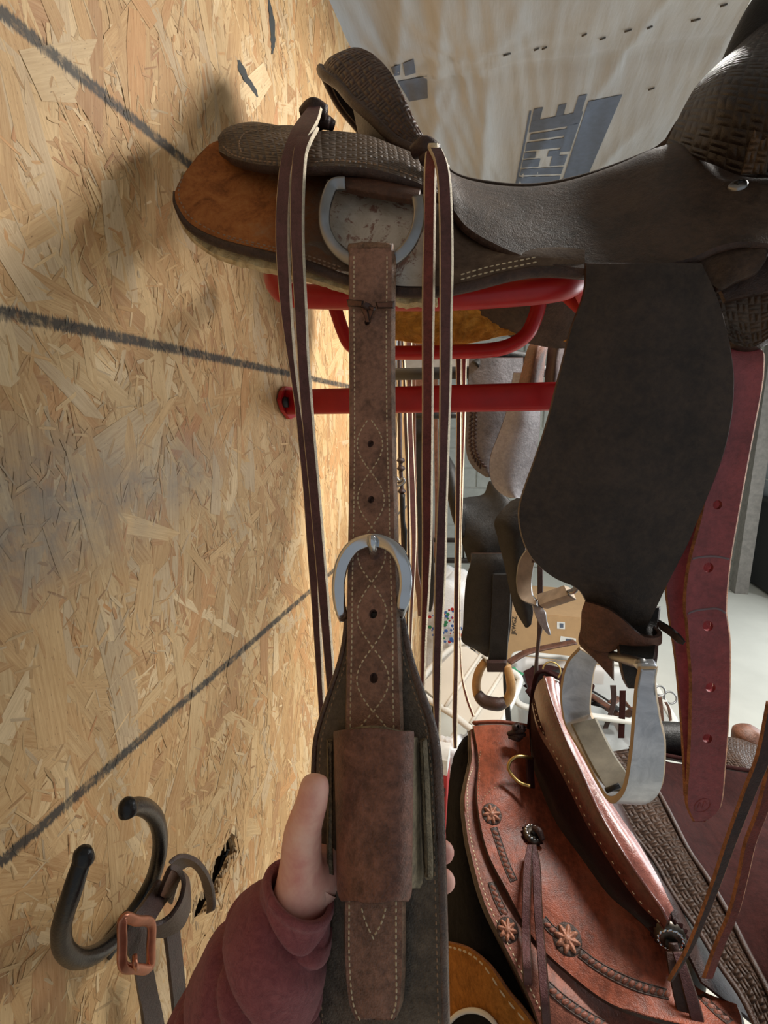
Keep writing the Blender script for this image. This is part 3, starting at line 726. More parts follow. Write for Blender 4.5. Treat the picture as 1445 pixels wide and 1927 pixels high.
# front jockey, front skirt
sheet('front_jockey', [[(1290, 488, .472), (1310, 520, .470), (1345, 545, .458), (1352, 552, .458)], [(1365, 462, .466), (1370, 495, .460), (1378, 522, .457), (1385, 534, .457)], [(1410, 455, .464), (1412, 478, .458), (1418, 505, .455), (1424, 516, .455)], [(1448, 455, .462), (1447, 465, .458), (1446, 478, .455), (1445, 486, .455)]], ['saddle_dark', 'saddle_dark', 'edge_brown'], .005, S, 24, 14)
sheet('front_jockey', [[(1340, 500, .474), (1350, 540, .470), (1362, 570, .468)], [(1400, 480, .474), (1405, 525, .468), (1412, 558, .466)], [(1450, 470, .474), (1455, 515, .468), (1462, 550, .466)], [(1530, 470, .474), (1535, 515, .468), (1540, 545, .466)]], ['edge_brown'], .005, S, 24, 14)
o_ = sheet('front_skirt', [[(1335, 540, .490), (1345, 590, .480), (1365, 640, .474)], [(1370, 540, .490), (1375, 590, .480), (1390, 655, .472)], [(1410, 540, .490), (1412, 595, .479), (1420, 656, .471)], [(1450, 540, .488), (1450, 590, .478), (1446, 640, .470)], [(1490, 540, .488), (1485, 575, .478), (1472, 612, .470)]], ['saddle_stamped', 'fleece_cream', 'edge_brown'], .010, S, 30, 18, key='fskirt')
stitches('skirt_stitching', 'fskirt', [[(1372, 610), (1390, 628), (1410, 636)], [(1368, 622), (1388, 640), (1405, 645)]], o_, .0046, .0034, .0013, .0009, 'edge_brown')
# fender, hobble strap, stirrup leather, stirrup
FE = [(1100, 1322, 492, .461), (1096, 1350, 551, .458), (1072, 1370, 618, .457), (1055, 1382, 685, .457), (1043, 1384, 732, .458), (1027, 1378, 795, .459), (1005, 1362, 862, .460), (980, 1335, 933, .461), (974, 1318, 973, .462), (983, 1299, 1020, .463),
      (1003, 1281, 1056, .464), (1039, 1265, 1087, .465), (1082, 1255, 1107, .466), (1100, 1244, 1131, .467), (1112, 1230, 1160, .468), (1130, 1215, 1190, .469), (1150, 1205, 1225, .470)]
ribbon('fender', FE, ['fender_dark', 'fender_dark', 'edge_brown'], .0045, S, 90, 24, bulge=.006, key='fender')
ribbon('stirrup_leather', [(1150, 1245, 1140, .478), (1156, 1240, 1180, .465), (1162, 1236, 1225, .430), (1166, 1228, 1255, .422), (1172, 1212, 1282, .424), (1180, 1198, 1298, .43)], ['black_leather', 'black_leather', 'edge_brown'], .006, S, 24, 6)
ribbon('stirrup_leather', [(1205, 1236, 1140, .484), (1206, 1238, 1185, .476), (1206, 1238, 1225, .440), (1204, 1232, 1258, .416), (1202, 1222, 1280, .42)], ['darkbrown_leather', 'black_leather', 'edge_brown'], .004, S, 24, 6)
sheet('hobble_strap', [[(1099, 1129, .462), (1092, 1150, .46), (1091, 1172, .46), (1088, 1195, .46)], [(1124, 1136, .452), (1117, 1165, .450), (1114, 1190, .450), (1108, 1220, .452)], [(1150, 1147, .445), (1143, 1180, .443), (1140, 1205, .443), (1140, 1230, .445)], [(1178, 1168, .440), (1172, 1188, .438), (1170, 1203, .438), (1168, 1222, .439)], [(1205, 1192, .437), (1202, 1203, .436), (1200, 1212, .436), (1198, 1222, .437)],
                      [(1232, 1198, .438), (1232, 1206, .438), (1232, 1212, .438), (1231, 1219, .439)], [(1246, 1190, .448), (1246, 1196, .448), (1246, 1204, .448), (1245, 1212, .449)], [(1236, 1178, .462), (1236, 1184, .462), (1236, 1190, .462), (1236, 1196, .462)]], ['brown_leather', 'black_leather', 'edge_brown'], .004, S, 50, 12)
sheet('hobble_strap', [[(1088, 1190, .464), (1086, 1205, .463), (1092, 1218, .462)], [(1108, 1205, .456), (1108, 1222, .455), (1114, 1238, .454)], [(1130, 1212, .45), (1132, 1240, .449), (1136, 1262, .449)], [(1155, 1216, .447), (1155, 1250, .446), (1155, 1284, .447)]], ['brown_leather', 'black_leather', 'billet_edge'], .004, S, 24, 14)
sheet('hobble_tail', [[(1236, 1166, .470), (1238, 1184, .470)], [(1260, 1180, .462), (1258, 1198, .462)], [(1280, 1196, .455), (1272, 1210, .455)], [(1290, 1208, .452), (1284, 1213, .452)]], ['edge_brown', 'black_leather', 'black_leather'], .0035, S, 20, 6)
SR = [[(1090, 1216, .500), (1130, 1238, .500)], [(1064, 1248, .505), (1120, 1258, .505)], [(1054, 1296, .507), (1114, 1298, .507)], [(1056, 1338, .507), (1112, 1332, .507)], [(1066, 1372, .502), (1118, 1352, .502)],
      [(1098, 1428, .462), (1150, 1420, .462)], [(1122, 1474, .425), (1180, 1468, .425)], [(1144, 1505, .392), (1205, 1507, .392)], [(1170, 1482, .378), (1244, 1484, .378)], [(1183, 1416, .374), (1253, 1402, .374)], [(1189, 1346, .375), (1243, 1346, .375)], [(1194, 1290, .379), (1235, 1288, .379)], [(1201, 1254, .383), (1238, 1254, .383)]]
stp = thing('stirrup', 'aluminium stirrup with grey rubber tread hanging from the dark brown fender', 'stirrup', P(1150, 1505, .42))
sheet('frame', SR, ['aluminium', 'aluminium', 'stirrup_edge'], .0055, stp, 110, 10, center=True)
sheet('tread', [[(1072, 1360, .494), (1121, 1348, .494)], [(1101, 1420, .458), (1152, 1410, .458)], [(1128, 1470, .422), (1186, 1460, .422)], [(1142, 1492, .404), (1202, 1482, .404)]], ['tread_rubber'], .006, stp, 20, 8, flip=False)
sheet('top_bar', [[(1186, 1240, .40), (1232, 1238, .40)], [(1198, 1250, .384), (1238, 1252, .384)]], ['aluminium'], .006, stp, 4, 4)
tube('tread_bolt', [P(1140, 1488, .398), P(1166, 1478, .398)], .0022, 'black_metal', stp, 2, 8, pix=False)
tube('top_rod', [P(1110, 1222, .500), P(1160, 1236, .44), P(1210, 1250, .388)], .0045, 'steel', stp, 16, 10, pix=False)
# saddle strings
def string(rows, mats, parent=S, thick=.0046, label=None): return ribbon('saddle_string', rows, mats, thick, parent, 70, 4)
SD = ['string_dark', 'string_red', 'rawhide']
string([(578, 606, 200, .520), (560, 600, 222, .482), (545, 588, 245, .455), (533, 570, 275, .442), (524, 552, 310, .436), (518, 546, 370, .432), (516, 544, 440, .430), (520, 546, 520, .430), (528, 550, 600, .430), (540, 556, 680, .430), (552, 566, 760, .431), (560, 578, 840, .432), (568, 588, 920, .434), (575, 595, 1020, .436), (585, 602, 1150, .438), (594, 608, 1280, .44), (600, 612, 1370, .44)], ['string_dark', 'string_red', 'rawhide'])
string([(572, 600, 236, .470), (556, 586, 262, .444), (549, 577, 290, .436), (545, 573, 340, .430), (544, 571, 420, .426), (547, 573, 500, .424), (552, 577, 580, .424), (557, 580, 660, .424), (562, 586, 740, .424), (570, 593, 830, .425), (580, 602, 930, .426), (590, 611, 1040, .428), (600, 620, 1150, .43), (610, 628, 1260, .432), (618, 632, 1340, .434)], SD)
string([(800, 824, 282, .468), (797, 822, 310, .455), (796, 820, 360, .448), (795, 819, 440, .444), (793, 818, 540, .442), (793, 816, 660, .441), (793, 815, 780, .441), (792, 814, 900, .441), (793, 813, 1000, .441), (792, 809, 1100, .441), (790, 803, 1200, .441), (789, 799, 1320, .441)], ['string_red', 'string_dark', 'rawhide'])
string([(806, 832, 276, .462), (816, 842, 300, .450), (822, 849, 340, .442), (825, 852, 410, .437), (826, 853, 500, .434), (826, 851, 590, .432), (826, 850, 690, .431), (825, 847, 790, .431), (824, 844, 880, .431), (820, 841, 980, .431), (817, 839, 1080, .431), (815, 834, 1180, .431), (813, 830, 1290, .431), (817, 828, 1390, .431), (820, 826, 1450, .431)], SD)
# the bunched knots the strings leave from
for (x, y, Y, r) in ((592, 212, .53, .013), (600, 232, .55, .012), (612, 236, .56, .010), (800, 284, .50, .012), (812, 300, .50, .010), (826, 318, .505, .008)):
    p = P(x, y, Y); tube('string_knot', [p+Vector((-r, 0, 0)), p+Vector((0, -.003, .002)), p+Vector((r, 0, -.002))], [r*.5, r*.75, r*.5], 'darkbrown_leather', S, 12, 10, pix=False)
tube('string_pin', [P(808, 276, .468), P(822, 276, .465)], .0028, 'rawhide', S, 2, 8, pix=False)
string([(1444, 1470, 1320, .40), (1424, 1456, 1420, .388), (1398, 1428, 1490, .382), (1366, 1392, 1580, .375), (1340, 1362, 1660, .370), (1318, 1338, 1720, .366), (1290, 1306, 1790, .362), (1256, 1268, 1850, .36)], ['darkbrown_leather', 'string_red', 'latigo_edge'])
string([(1456, 1484, 1330, .405), (1445, 1476, 1430, .394), (1425, 1452, 1520, .387), (1400, 1426, 1590, .382), (1388, 1412, 1650, .377), (1370, 1394, 1720, .372), (1345, 1368, 1780, .369), (1322, 1344, 1845, .367)], ['string_red', 'darkbrown_leather', 'latigo_edge'])
string([(857, 868, 660, .86), (858, 868, 760, .86), (857, 867, 900, .86), (856, 866, 1000, .86), (854, 864, 1130, .86), (853, 863, 1250, .86), (851, 861, 1350, .86), (853, 860, 1410, .86)], ['string_dark', 'string_red', 'rawhide'])
string([(868, 878, 660, .87), (869, 876, 780, .87), (867, 872, 900, .87), (866, 869, 1000, .87), (864, 866, 1150, .87), (866, 870, 1260, .87), (874, 880, 1310, .87), (888, 894, 1350, .87)], ['latigo_red', 'string_dark', 'rawhide'])

# ------------------------------------------------------------------ billet strap
def ribbon_holes(name, rows, mats, thick, parent, nu, nv, bulge, holes, key):
    """strap with real punched holes: built by cutting cells of the grid open around each hole"""
    o = ribbon(name, rows, mats, thick, parent, nu, nv, bulge, key)
    cut = []
    for (x, y, r) in holes:
        l, n = cast(key, x, y); cut.append((l, n, r))
    base = root_loc(parent) if parent else o.location
    bm = bmesh.new(); cv = []
    me = bpy.data.meshes.new(name+'_cut')
    V = []; fs = []
    for (l, n, r) in cut:
        a = Vector((1, 0, 0)); a = (a-n*a.dot(n)).normalized(); b = n.cross(a); k0 = len(V)
        for s in range(14):
            t = 2*math.pi*s/14; q = a*(math.cos(t)*r)+b*(math.sin(t)*r*1.15)
            V.append(l+q+n*.02-base); V.append(l+q-n*.02-base)
        fs.append(tuple(k0+2*s for s in range(14))); fs.append(tuple(k0+2*s+1 for s in range(13, -1, -1)))
        for s in range(14): e = (s+1) % 14; fs.append((k0+2*s, k0+2*s+1, k0+2*e+1, k0+2*e))
    me.from_pydata(V, [], fs); bm.free(); me.materials.append(MATS[mats[0]])
    bm = bmesh.new(); bm.from_mesh(me); bmesh.ops.recalc_face_normals(bm, faces=bm.faces); bm.to_mesh(me); bm.free()
    co = bpy.data.objects.new('hole_cutter', me); COL.objects.link(co); co.matrix_world = Matrix.Translation(base)
    md = o.modifiers.new('holes', 'BOOLEAN'); md.object = co; md.operation = 'DIFFERENCE'; md.solver = 'EXACT'
    bpy.context.view_layer.update()
    dg = bpy.context.evaluated_depsgraph_get(); nm = bpy.data.meshes.new_from_object(o.evaluated_get(dg))
    o.modifiers.clear(); o.data = nm; bpy.data.objects.remove(co)
    return o
YB = [(460, .434), (600, .429), (720, .418), (800, .407), (1000, .368), (1150, .332), (1300, .306), (1500, .275), (1700, .249), (1930, .230)]
yb = lambda y: lerp_tab(YB, y)
BR = [(656, 739, 466), (654, 741, 476), (654, 741, 520), (654, 740, 600), (655, 740, 720), (655, 742, 850), (654, 745, 940), (653, 746, 1000), (651, 749, 1100), (650, 752, 1200), (648, 756, 1300), (646, 760, 1450), (645, 762, 1600), (645, 762, 1700), (645, 762, 1800), (652, 758, 1885), (668, 745, 1925)]
BI = thing('billet_strap', 'brown stitched billet strap with punched holes hanging from the steel rigging ring', 'strap', P(700, 1925, .235))
o_ = ribbon_holes('strap', [(a, b, y, yb(y)) for a, b, y in BR], ['billet_brown', 'billet_brown', 'billet_edge'], .0055, BI, 120, 9, .0012, [(697, 835, .0028), (698, 940, .0028), (701, 1040, .003), (702, 1155, .0032), (703, 1276, .0032), (691, 606, .0026)], 'billet')
# return layer of the strap over the ring, seen as the thick top fold
tube('top_fold', [(658, 470, .440), (698, 467, .440), (738, 470, .440)], .0050, 'billet_edge', BI, 12, 12)
ribbon('inner_layer', [(a+2, b+3, y, yb(y)+.0065) for a, b, y in BR[1:11]], ['billet_brown', 'billet_brown', 'billet_edge'], .004, BI, 60, 5)
stitches('edge_stitching', 'billet', [[(a+12, y) for a, b, y in BR[1:17]], [(b-13-(1250 < y < 1850)*4, y) for a, b, y in BR[1:17]]], o_, .0038, .0030, .0012, .0008, n=900)
def lens(y0, y1, xc0, xc1, wd, side): return [(xc0+(xc1-xc0)*t+side*wd*math.sin(math.pi*t), y0+(y1-y0)*t) for t in np.linspace(0, 1, 9)]
LN = []
for (y0, y1, x0, x1, wd) in ((786, 887, 695, 697, 24), (887, 992, 697, 699, 25), (992, 1096, 699, 699, 26), (1096, 1218, 699, 701, 28), (1218, 1340, 701, 702, 30), (1340, 1440, 702, 703, 30)):
    LN += [lens(y0, y1, x0, x1, wd, 1), lens(y0, y1, x0, x1, wd, -1)]
LN += [[(678, 1700), (688, 1735), (702, 1765)], [(728, 1700), (718, 1735), (702, 1765)]]
stitches('diamond_stitching', 'billet', LN, o_, .0040, .0031, .0012, .0008, n=120)
# thin lace tie
LC = ['brown_leather', 'darkbrown_leather', 'edge_brown']
ribbon('lace_tie', [(650, 563, 653, 577, 0.424, 0.424), (664, 563, 664, 577, 0.422, 0.422), (683, 565, 681, 578, 0.420, 0.420)], LC, .003, BI, 12, 4)
ribbon('lace_tie', [(706, 567, 710, 580, 0.420, 0.420), (722, 567, 722, 580, 0.422, 0.422), (742, 566, 741, 580, 0.424, 0.424)], LC, .003, BI, 12, 4)
ribbon('lace_tie', [(680, 576, 706, 576, 0.419, 0.419), (684, 572, 704, 584, 0.418, 0.418), (690, 572, 700, 586, 0.419, 0.419)], LC, .003, BI, 8, 4)
ribbon('lace_tie', [(676, 578, 690, 575, 0.420, 0.420), (683, 592, 693, 590, 0.419, 0.419), (688, 608, 697, 608, 0.423, 0.423)], LC, .003, BI, 12, 4)
ribbon('lace_tie', [(694, 576, 706, 580, 0.420, 0.420), (692, 590, 700, 593, 0.421, 0.421), (689, 604, 695, 606, 0.423, 0.423)], LC, .002, BI, 10, 4)

# ------------------------------------------------------------------ flank cinch held by the hand
CI = thing('flank_cinch', 'wide worn leather flank cinch with silver buckle held up by the hand', 'cinch', P(710, 1927, .24))
CR_ = [(655, 752, 1150), (650, 762, 1205), (640, 772, 1250), (622, 790, 1305), (604, 808, 1360), (595, 816, 1400), (592, 821, 1450), (589, 825, 1550), (589, 828, 1650), (590, 831, 1750), (593, 833, 1850), (598, 835, 1927), (604, 838, 2020)]
ybc = lambda y: yb(y)+.0085
o_ = ribbon('body', [(a, b, y, ybc(y)) for a, b, y in CR_], ['cinch_leather', 'cinch_leather', 'cinch_binding'], .004, CI, 90, 12, .002, key='cinch')
ribbon('body_liner', [(a-2, b+4, y, ybc(y)+.006) for a, b, y in CR_], ['cinch_binding', 'felt_black', 'cinch_binding'], .005, CI, 90, 6, .001)
tube('edge_roll', [(b+1, y, ybc(y)+.003) for a, b, y in CR_], [.0030, .004, .0045, .004, .0038], 'cinch_binding', CI, 90, 10)
tube('edge_roll', [(a-1, y, ybc(y)+.004) for a, b, y in CR_], .0026, 'cinch_binding', CI, 90, 8)
stitches('edge_stitching', 'cinch', [[(a+9, y) for a, b, y in CR_[1:]], [(b-10, y) for a, b, y in CR_[1:]]], o_, .0042, .0028, .0010, .0006, 'thread_dark', n=500)
# keeper: thick leather box loop, open behind
def keeper():
    rows = []
    for (y, xl, xr, sx) in ((1374, 630, 776, 790), (1384, 629, 777, 796), (1420, 630, 776, 799), (1500, 632, 775, 802), (1580, 634, 774, 804), (1650, 635, 773, 806), (1682, 637, 772, 797), (1700, 646, 765, 772)):
        Y = yb(y) if y < 1690 else yb(y)
        rows.append([(xl-2, y, Y+.004), (xl+1, y, Y-.010), (xl+22, y-(3 if y < 1400 else 0), Y-.0185), ((xl+xr)/2, y+(-7 if y < 1380 else (6 if y > 1690 else 0)), Y-.0205), (xr-24, y, Y-.0185), (xr, y, Y-.011), (xr+2, y, Y-.006)])
    sheet('keeper', rows, ['keeper_leather', 'keeper_side', 'keeper_side'], .004, CI, 40, 44, key='keeper')
    rs = []
    for (y, x0, x1) in ((1386, 776, 787), (1420, 776, 789), (1500, 775, 792), (1580, 774, 795), (1650, 773, 798), (1675, 772, 790)):
        Y = yb(y); rs.append([(x0, y, Y-.009), ((x0+x1)/2, y, Y-.002), (x1, y, Y+.005)])
    sheet('keeper_side', rs, ['keeper_side'], .003, CI, 24, 6)
    sheet('keeper_flange', [[(x, y, yb(y)+.001), (x+11, y, yb(y)-.001)] for x, y in ((786, 1390), (790, 1460), (793, 1540), (796, 1610), (796, 1658))], ['keeper_side'], .006, CI, 24, 6)
    sheet('keeper_flange', [[(x, y, yb(y)-.001), (x+12, y, yb(y)+.001)] for x, y in ((615, 1392), (616, 1460), (616, 1540), (616, 1610), (618, 1650))], ['keeper_side'], .006, CI, 24, 6)
keeper()
BK = thing('buckle', None, None, P(705, 1150, .33)); BK.parent = CI; BK.location = BK.location-CI.location
BKp = [(646, 1166, .341), (642, 1152, .339), (638, 1130, .340), (637, 1095, .344), (645, 1058, .348), (664, 1030, .352), (690, 1018, .354), (715, 1018, .354), (742, 1032, .352), (758, 1060, .348), (763, 1095, .344), (759, 1130, .338), (754, 1152, .339), (749, 1166, .341)]
def to_cam(p): return (CAM-p).normalized()
tube('buckle_frame', BKp, [.0036, .0050, .0056, .0058, .0056, .0050, .0036], 'chrome', BK, 70, 14, flat=(1.0, .72), up=to_cam)
tube('buckle_bar', [(645, 1148, .348), (700, 1148, .351), (750, 1148, .348)], .003, 'chrome', BK, 8, 10)
tube('buckle_tongue', [(699, 1008, .3485), (700, 1020, .3470), (703, 1038, .3505), (704, 1052, .359)], [.003, .0042, .0036, .003], 'chrome', BK, 20, 10)
for a_, b_ in ((.0, 0),):
    ribbon('buckle_chape', [(652, 752, 1140, .348), (652, 756, 1180, .338), (650, 760, 1230, .330)], ['cinch_leather'], .004, CI, 10, 5)

# ------------------------------------------------------------------ red latigo strap at the front of the saddle
LA = thing('latigo_strap', 'wide red leather off billet with punched holes hanging doubled in front of the fender', 'strap', P(1325, 1550, .44))
LR = [(1365, 1425, 652, .486), (1372, 1440, 660, .476), (1368, 1441, 690, .472), (1366, 1437, 730, .472), (1354, 1424, 800, .472), (1335, 1407, 890, .470), (1314, 1390, 985, .468), (1296, 1378, 1055, .466), (1288, 1372, 1110, .464), (1287, 1370, 1150, .461), (1290, 1372, 1168, .459), (1293, 1377, 1210, .457), (1298, 1377, 1280, .455), (1297, 1374, 1360, .453), (1294, 1368, 1440, .451), (1290, 1362, 1505, .449), (1296, 1352, 1530, .448), (1306, 1326, 1549, .448)]
o_ = ribbon_holes('strap', LR, ['latigo_red', 'latigo_red', 'latigo_edge'], .005, LA, 130, 9, -.001, [(1350, 950, .0036), (1333, 1068, .004), (1332, 1178, .0042), (1337, 1294, .004), (1331, 1390, .004)], 'latigo')
ribbon('back_layer', [(1350, 1400, 660, .49), (1340, 1400, 800, .488), (1290, 1370, 985, .486), (1254, 1340, 1085, .484), (1256, 1340, 1150, .480), (1268, 1340, 1230, .475), (1277, 1345, 1320, .470), (1284, 1340, 1420, .464), (1287, 1335, 1500, .459)], ['latigo_red', 'latigo_red', 'latigo_edge'], .004, LA, 60, 5)
plain('crease_grey', (120, 104, 112), .5)
for poly in ([(1289, 1158), (1305, 1150), (1330, 1146), (1352, 1146), (1368, 1156)], [(1300, 1052), (1320, 1048), (1345, 1047), (1372, 1052)]):
    pa = path_on('latigo', poly, 24, -.0004); tube('crease_line', [p for p, n in pa], .0011, 'crease_grey', o_, 24, 6, pix=False)
pa = path_on('latigo', [(1322+15*math.cos(a), 1516+12*math.sin(a)-4*math.cos(a)) for a in np.linspace(0, 6.28, 16)], 30, -.0002); tube('maker_stamp', [p for p, n in pa], .0007, 'latigo_red', o_, 40, 6, pix=False)
pa = path_on('latigo', [(1312, 1522), (1317, 1511), (1321, 1520), (1326, 1508), (1331, 1514)], 16, -.0002); tube('maker_stamp', [p for p, n in pa], .0006, 'latigo_red', o_, 30, 6, pix=False)

# ------------------------------------------------------------------ red rack
RK_ = thing('saddle_rack', 'red tubular steel saddle rack bolted to the strand board wall', 'saddle rack', (.012, .72, 1.48))
tube('top_rail', [(517, 500, .60), (517, 524, .53), (532, 548, .503), (570, 557, .498), (700, 560, .495), (830, 560, .495), (950, 553, .497), (1030, 545, .499), (1070, 536, .508), (1088, 522, .54), (1092, 510, .60)], .0122, 'red_paint', RK_, 70, 16)
tube('lower_loop', [(606, 505, .82), (620, 548, .82), (634, 590, .82), (646, 625, .82), (660, 650, .82), (690, 662, .82), (760, 664, .82), (850, 662, .82), (920, 659, .82), (960, 650, .82), (990, 630, .82), (1006, 600, .82), (1014, 570, .82), (1020, 520, .82), (1018, 500, .80)], .0115, 'red_paint', RK_, 90, 16)
b0 = PX(545, 757, .012); b1 = P(1040, 745, b0.y); b1 = Vector((b1.x+.06, b0.y, b1.z))
tube('wall_bar', [b0, b1], .020, 'red_paint', RK_, 6, 16, pix=False, flat=(.75, 1.0), up=(0, 0, 1))
tube('upright', [b1+Vector((-.02, 0, .01)), Vector((b1.x-.02, .72, 1.63))], .011, 'red_paint', RK_, 6, 14, pix=False)
tube('cross_rail', [P(1090, 520, .55), Vector((.45, .68, 1.635)), P(1020, 510, .82)], .0108, 'red_paint', RK_, 20, 14, pix=False)
fl_ = [PX(x, y, .004) for x, y in ((533, 727), (550, 731), (553, 757), (552, 784), (540, 789), (527, 772), (521, 752), (525, 736))]
V = fl_+[v+Vector((.006, 0, 0)) for v in fl_]
o_ = obj('wall_flange', V, [tuple(range(8)), tuple(range(15, 7, -1))]+[(i, (i+1) % 8, 8+(i+1) % 8, 8+i) for i in range(8)], 'red_paint', RK_, smooth=False)
tube('bolt', [PX(533, 757, .008), PX(533, 757, .008)+Vector((.009, 0, 0))], [.009, .008], 'black_metal', o_, 3, 14, pix=False)
# ------------------------------------------------------------------ person: left hand and sleeve
PE = thing('person', 'left hand with thumb up reaching out of a maroon sleeve, gripping the cinch', 'person', PD(560, 1900, .33))
def hand():
    B = root_loc(PE)
    pts = {'f2': (430, 2060, .33, .030), 'f1': (490, 1860, .328, .026), 'w': (553, 1712, .328, .0215), 'p0': (590, 1650, .338, .022), 'p1': (640, 1610, .348, .021), 'p2': (690, 1590, .350, .016),
           't0': (566, 1612, .322, .0165), 't1': (570, 1560, .309, .0125), 't2': (588, 1506, .300, .0105), 't3': (593, 1474, .2985, .0100), 't4': (595, 1456, .300, .0066)}
    for i, (yk, zk, tx, ty) in enumerate(((1500, .352, 816, 1545), (1572, .352, 836, 1603), (1628, .352, 838, 1658), (1685, .352, 798, 1712))):
        pts['k%d' % i] = (712, yk, zk, .0115); pts['a%d' % i] = (770, (yk+ty)/2, .343, .0092)
        pts['b%d' % i] = (tx-22, ty-2, .346, .0088); pts['c%d' % i] = (tx-2, ty, .337, .0086); pts['d%d' % i] = (tx+5, ty+1, .327, .0070)
    names = list(pts); idx = {k: i for i, k in enumerate(names)}
    ed = [('f2', 'f1'), ('f1', 'w'), ('w', 'p0'), ('p0', 'p1'), ('p1', 'p2'), ('p0', 't0'), ('t0', 't1'), ('t1', 't2'), ('t2', 't3'), ('t3', 't4')]
    for i in range(4): ed += [('p2' if i < 3 else 'p1', 'k%d' % i), ('k%d' % i, 'a%d' % i), ('a%d' % i, 'b%d' % i), ('b%d' % i, 'c%d' % i), ('c%d' % i, 'd%d' % i)]
    me = bpy.data.meshes.new('hand'); me.from_pydata([PD(*pts[k][:3])-B for k in names], [(idx[a], idx[b]) for a, b in ed], [])
    o = bpy.data.objects.new('hand', me); COL.objects.link(o); o.parent = PE
    md = o.modifiers.new('skin', 'SKIN'); md.use_smooth_shade = True; md.branch_smoothing = .6
    sv = me.skin_vertices[0].data
    for k in names:
        r = pts[k][3]; sv[idx[k]].radius = (r, r); sv[idx[k]].use_root = (k == 'w')
    ss = o.modifiers.new('sub', 'SUBSURF'); ss.levels = 2; ss.render_levels = 2
    me.materials.append(MATS['skin']); return o
hand()
def sleeve():
    ctr = cr([PD(566, 1672, .326), PD(545, 1722, .326), PD(512, 1790, .326), PD(480, 1870, .326), PD(455, 1950, .325), PD(420, 2080, .32), PD(380, 2260, .31)], 90)
    rad = [(0, .0250), (.05, .0262), (.12, .0272), (.25, .0345), (.4, .041), (.55, .046), (.75, .052), (1, .056)]
    seg = 72; V = []; fs = []; n = len(ctr); prev = None
    for i in range(n):
        t = (ctr[min(i+1, n-1)]-ctr[max(i-1, 0)]).normalized()
        if i < 14: t = t.lerp((ray(566, 1672).cross(Vector((0, 0, 1)))).normalized()*-.2+t, .5).normalized()
        x = (Vector((1, 0, 0))-t*t.x).normalized(); y = t.cross(x); u = i/(n-1); r = lerp_tab(rad, u)
        for s in range(seg):
            a = 2*math.pi*s/seg; d = x*math.cos(a)+y*math.sin(a)
            p = ctr[i]+d*r
            env = min(1, max(0, (u-.06)*8))
            q1 = u*14+1.25*math.sin(a-.9)+.5*noise.noise(p*9)+.4; w1 = 1-abs(math.sin(q1)); q2 = u*9.5-1.6*math.sin(a+.5)+.5*noise.noise(p*9+Vector((3, 1, 2))); w2 = 1-abs(math.sin(q2)); w3 = noise.noise(p*14); w4 = noise.noise(p*60)
            f = -.0085*env*w1**4-.0085*env*w2**5+.004*env*w3+.0005*w4+.002*env
            if u < .05: f = .0012*math.sin(u/.05*math.pi)
            V.append(ctr[i]+d*(r+f))
    for i in range(n-1):
        for s in range(seg): fs.append((i*seg+s, i*seg+(s+1) % seg, (i+1)*seg+(s+1) % seg, (i+1)*seg+s))
    b = len(V)   # turned-in cuff
    t0 = (ctr[0]-ctr[2]).normalized()
    for s in range(seg): V.append(ctr[0]+(V[s]-ctr[0])*.86-t0*.001)
    for s in range(seg): V.append(ctr[0]+(V[s]-ctr[0])*.84-t0*.03)
    for s in range(seg):
        e = (s+1) % seg; fs.append((s, b+s, b+e, e)); fs.append((b+s, b+seg+s, b+seg+e, b+e))
    fs.append(tuple((n-1)*seg+s for s in range(seg)))
    obj('sleeve', V, fs, 'sleeve_fabric', PE)
sleeve()

# ------------------------------------------------------------------ black coated wall hook and the strap hung on it
HK = thing('wall_hook', 'black rubber coated double hook screwed to the strand board wall', 'hook', PX(255, 1800, .0))
c8 = lambda x, y: (x/2.33, 1400+y/2.33)
HP = [(365, 497, .10), (340, 570, .098), (312, 660, .094), (285, 740, .088), (268, 820, .080), (282, 900, .072), (340, 940, .064), (420, 920, .058), (500, 855, .052), (565, 770, .050), (625, 680, .052), (670, 590, .060), (695, 500, .072), (702, 410, .082), (685, 330, .092), (645, 285, .100), (600, 272, .106), (560, 282, .110)]
tube('hook_bar', [PX(*c8(x, y), X) for x, y, X in HP], [.0055, .0062, .0062, .0064, .0068, .007, .0068, .0064, .0062, .0064, .0058], 'black_rubber', HK, 110, 18, pix=False)
for (x, y, X) in (HP[0], HP[-1]):
    p = PX(*c8(x, y), X); disc = tube('rubber_tip', [p+Vector((0, 0, -.004)), p, p+Vector((0, 0, .005)), p+Vector((0, 0, .008))], [.0062, .0064, .0052, .002], 'black_rubber', HK, 10, 14, pix=False)
pb = PX(*c8(560, 790), .0)
tube('back_plate', [PX(*c8(470, 900), .003), PX(*c8(560, 780), .003), PX(*c8(660, 640), .003)], .011, 'black_metal', HK, 10, 14, pix=False, flat=(1.2, .25), up=(1, 0, 0))
tube('standoff', [pb, PX(*c8(560, 780), .05)], .009, 'black_rubber', HK, 5, 14, pix=False)
BS = thing('buckled_strap', 'dark leather strap with square copper buckle looped over the black wall hook', 'strap', PX(290, 1925, .05))
def xs(name, rows, mats, thick, nu=30, nv=5):
    g = [[PX(*c8(a, b), X1), PX(*c8((a+c)/2, (b+d)/2), (X1+X2)/2), PX(*c8(c, d), X2)] for a, b, c, d, X1, X2 in rows]
    return sheet(name, g, mats, thick, BS, nu, nv, pix=False)
DL = ['darkbrown_leather', 'brown_leather', 'edge_brown']
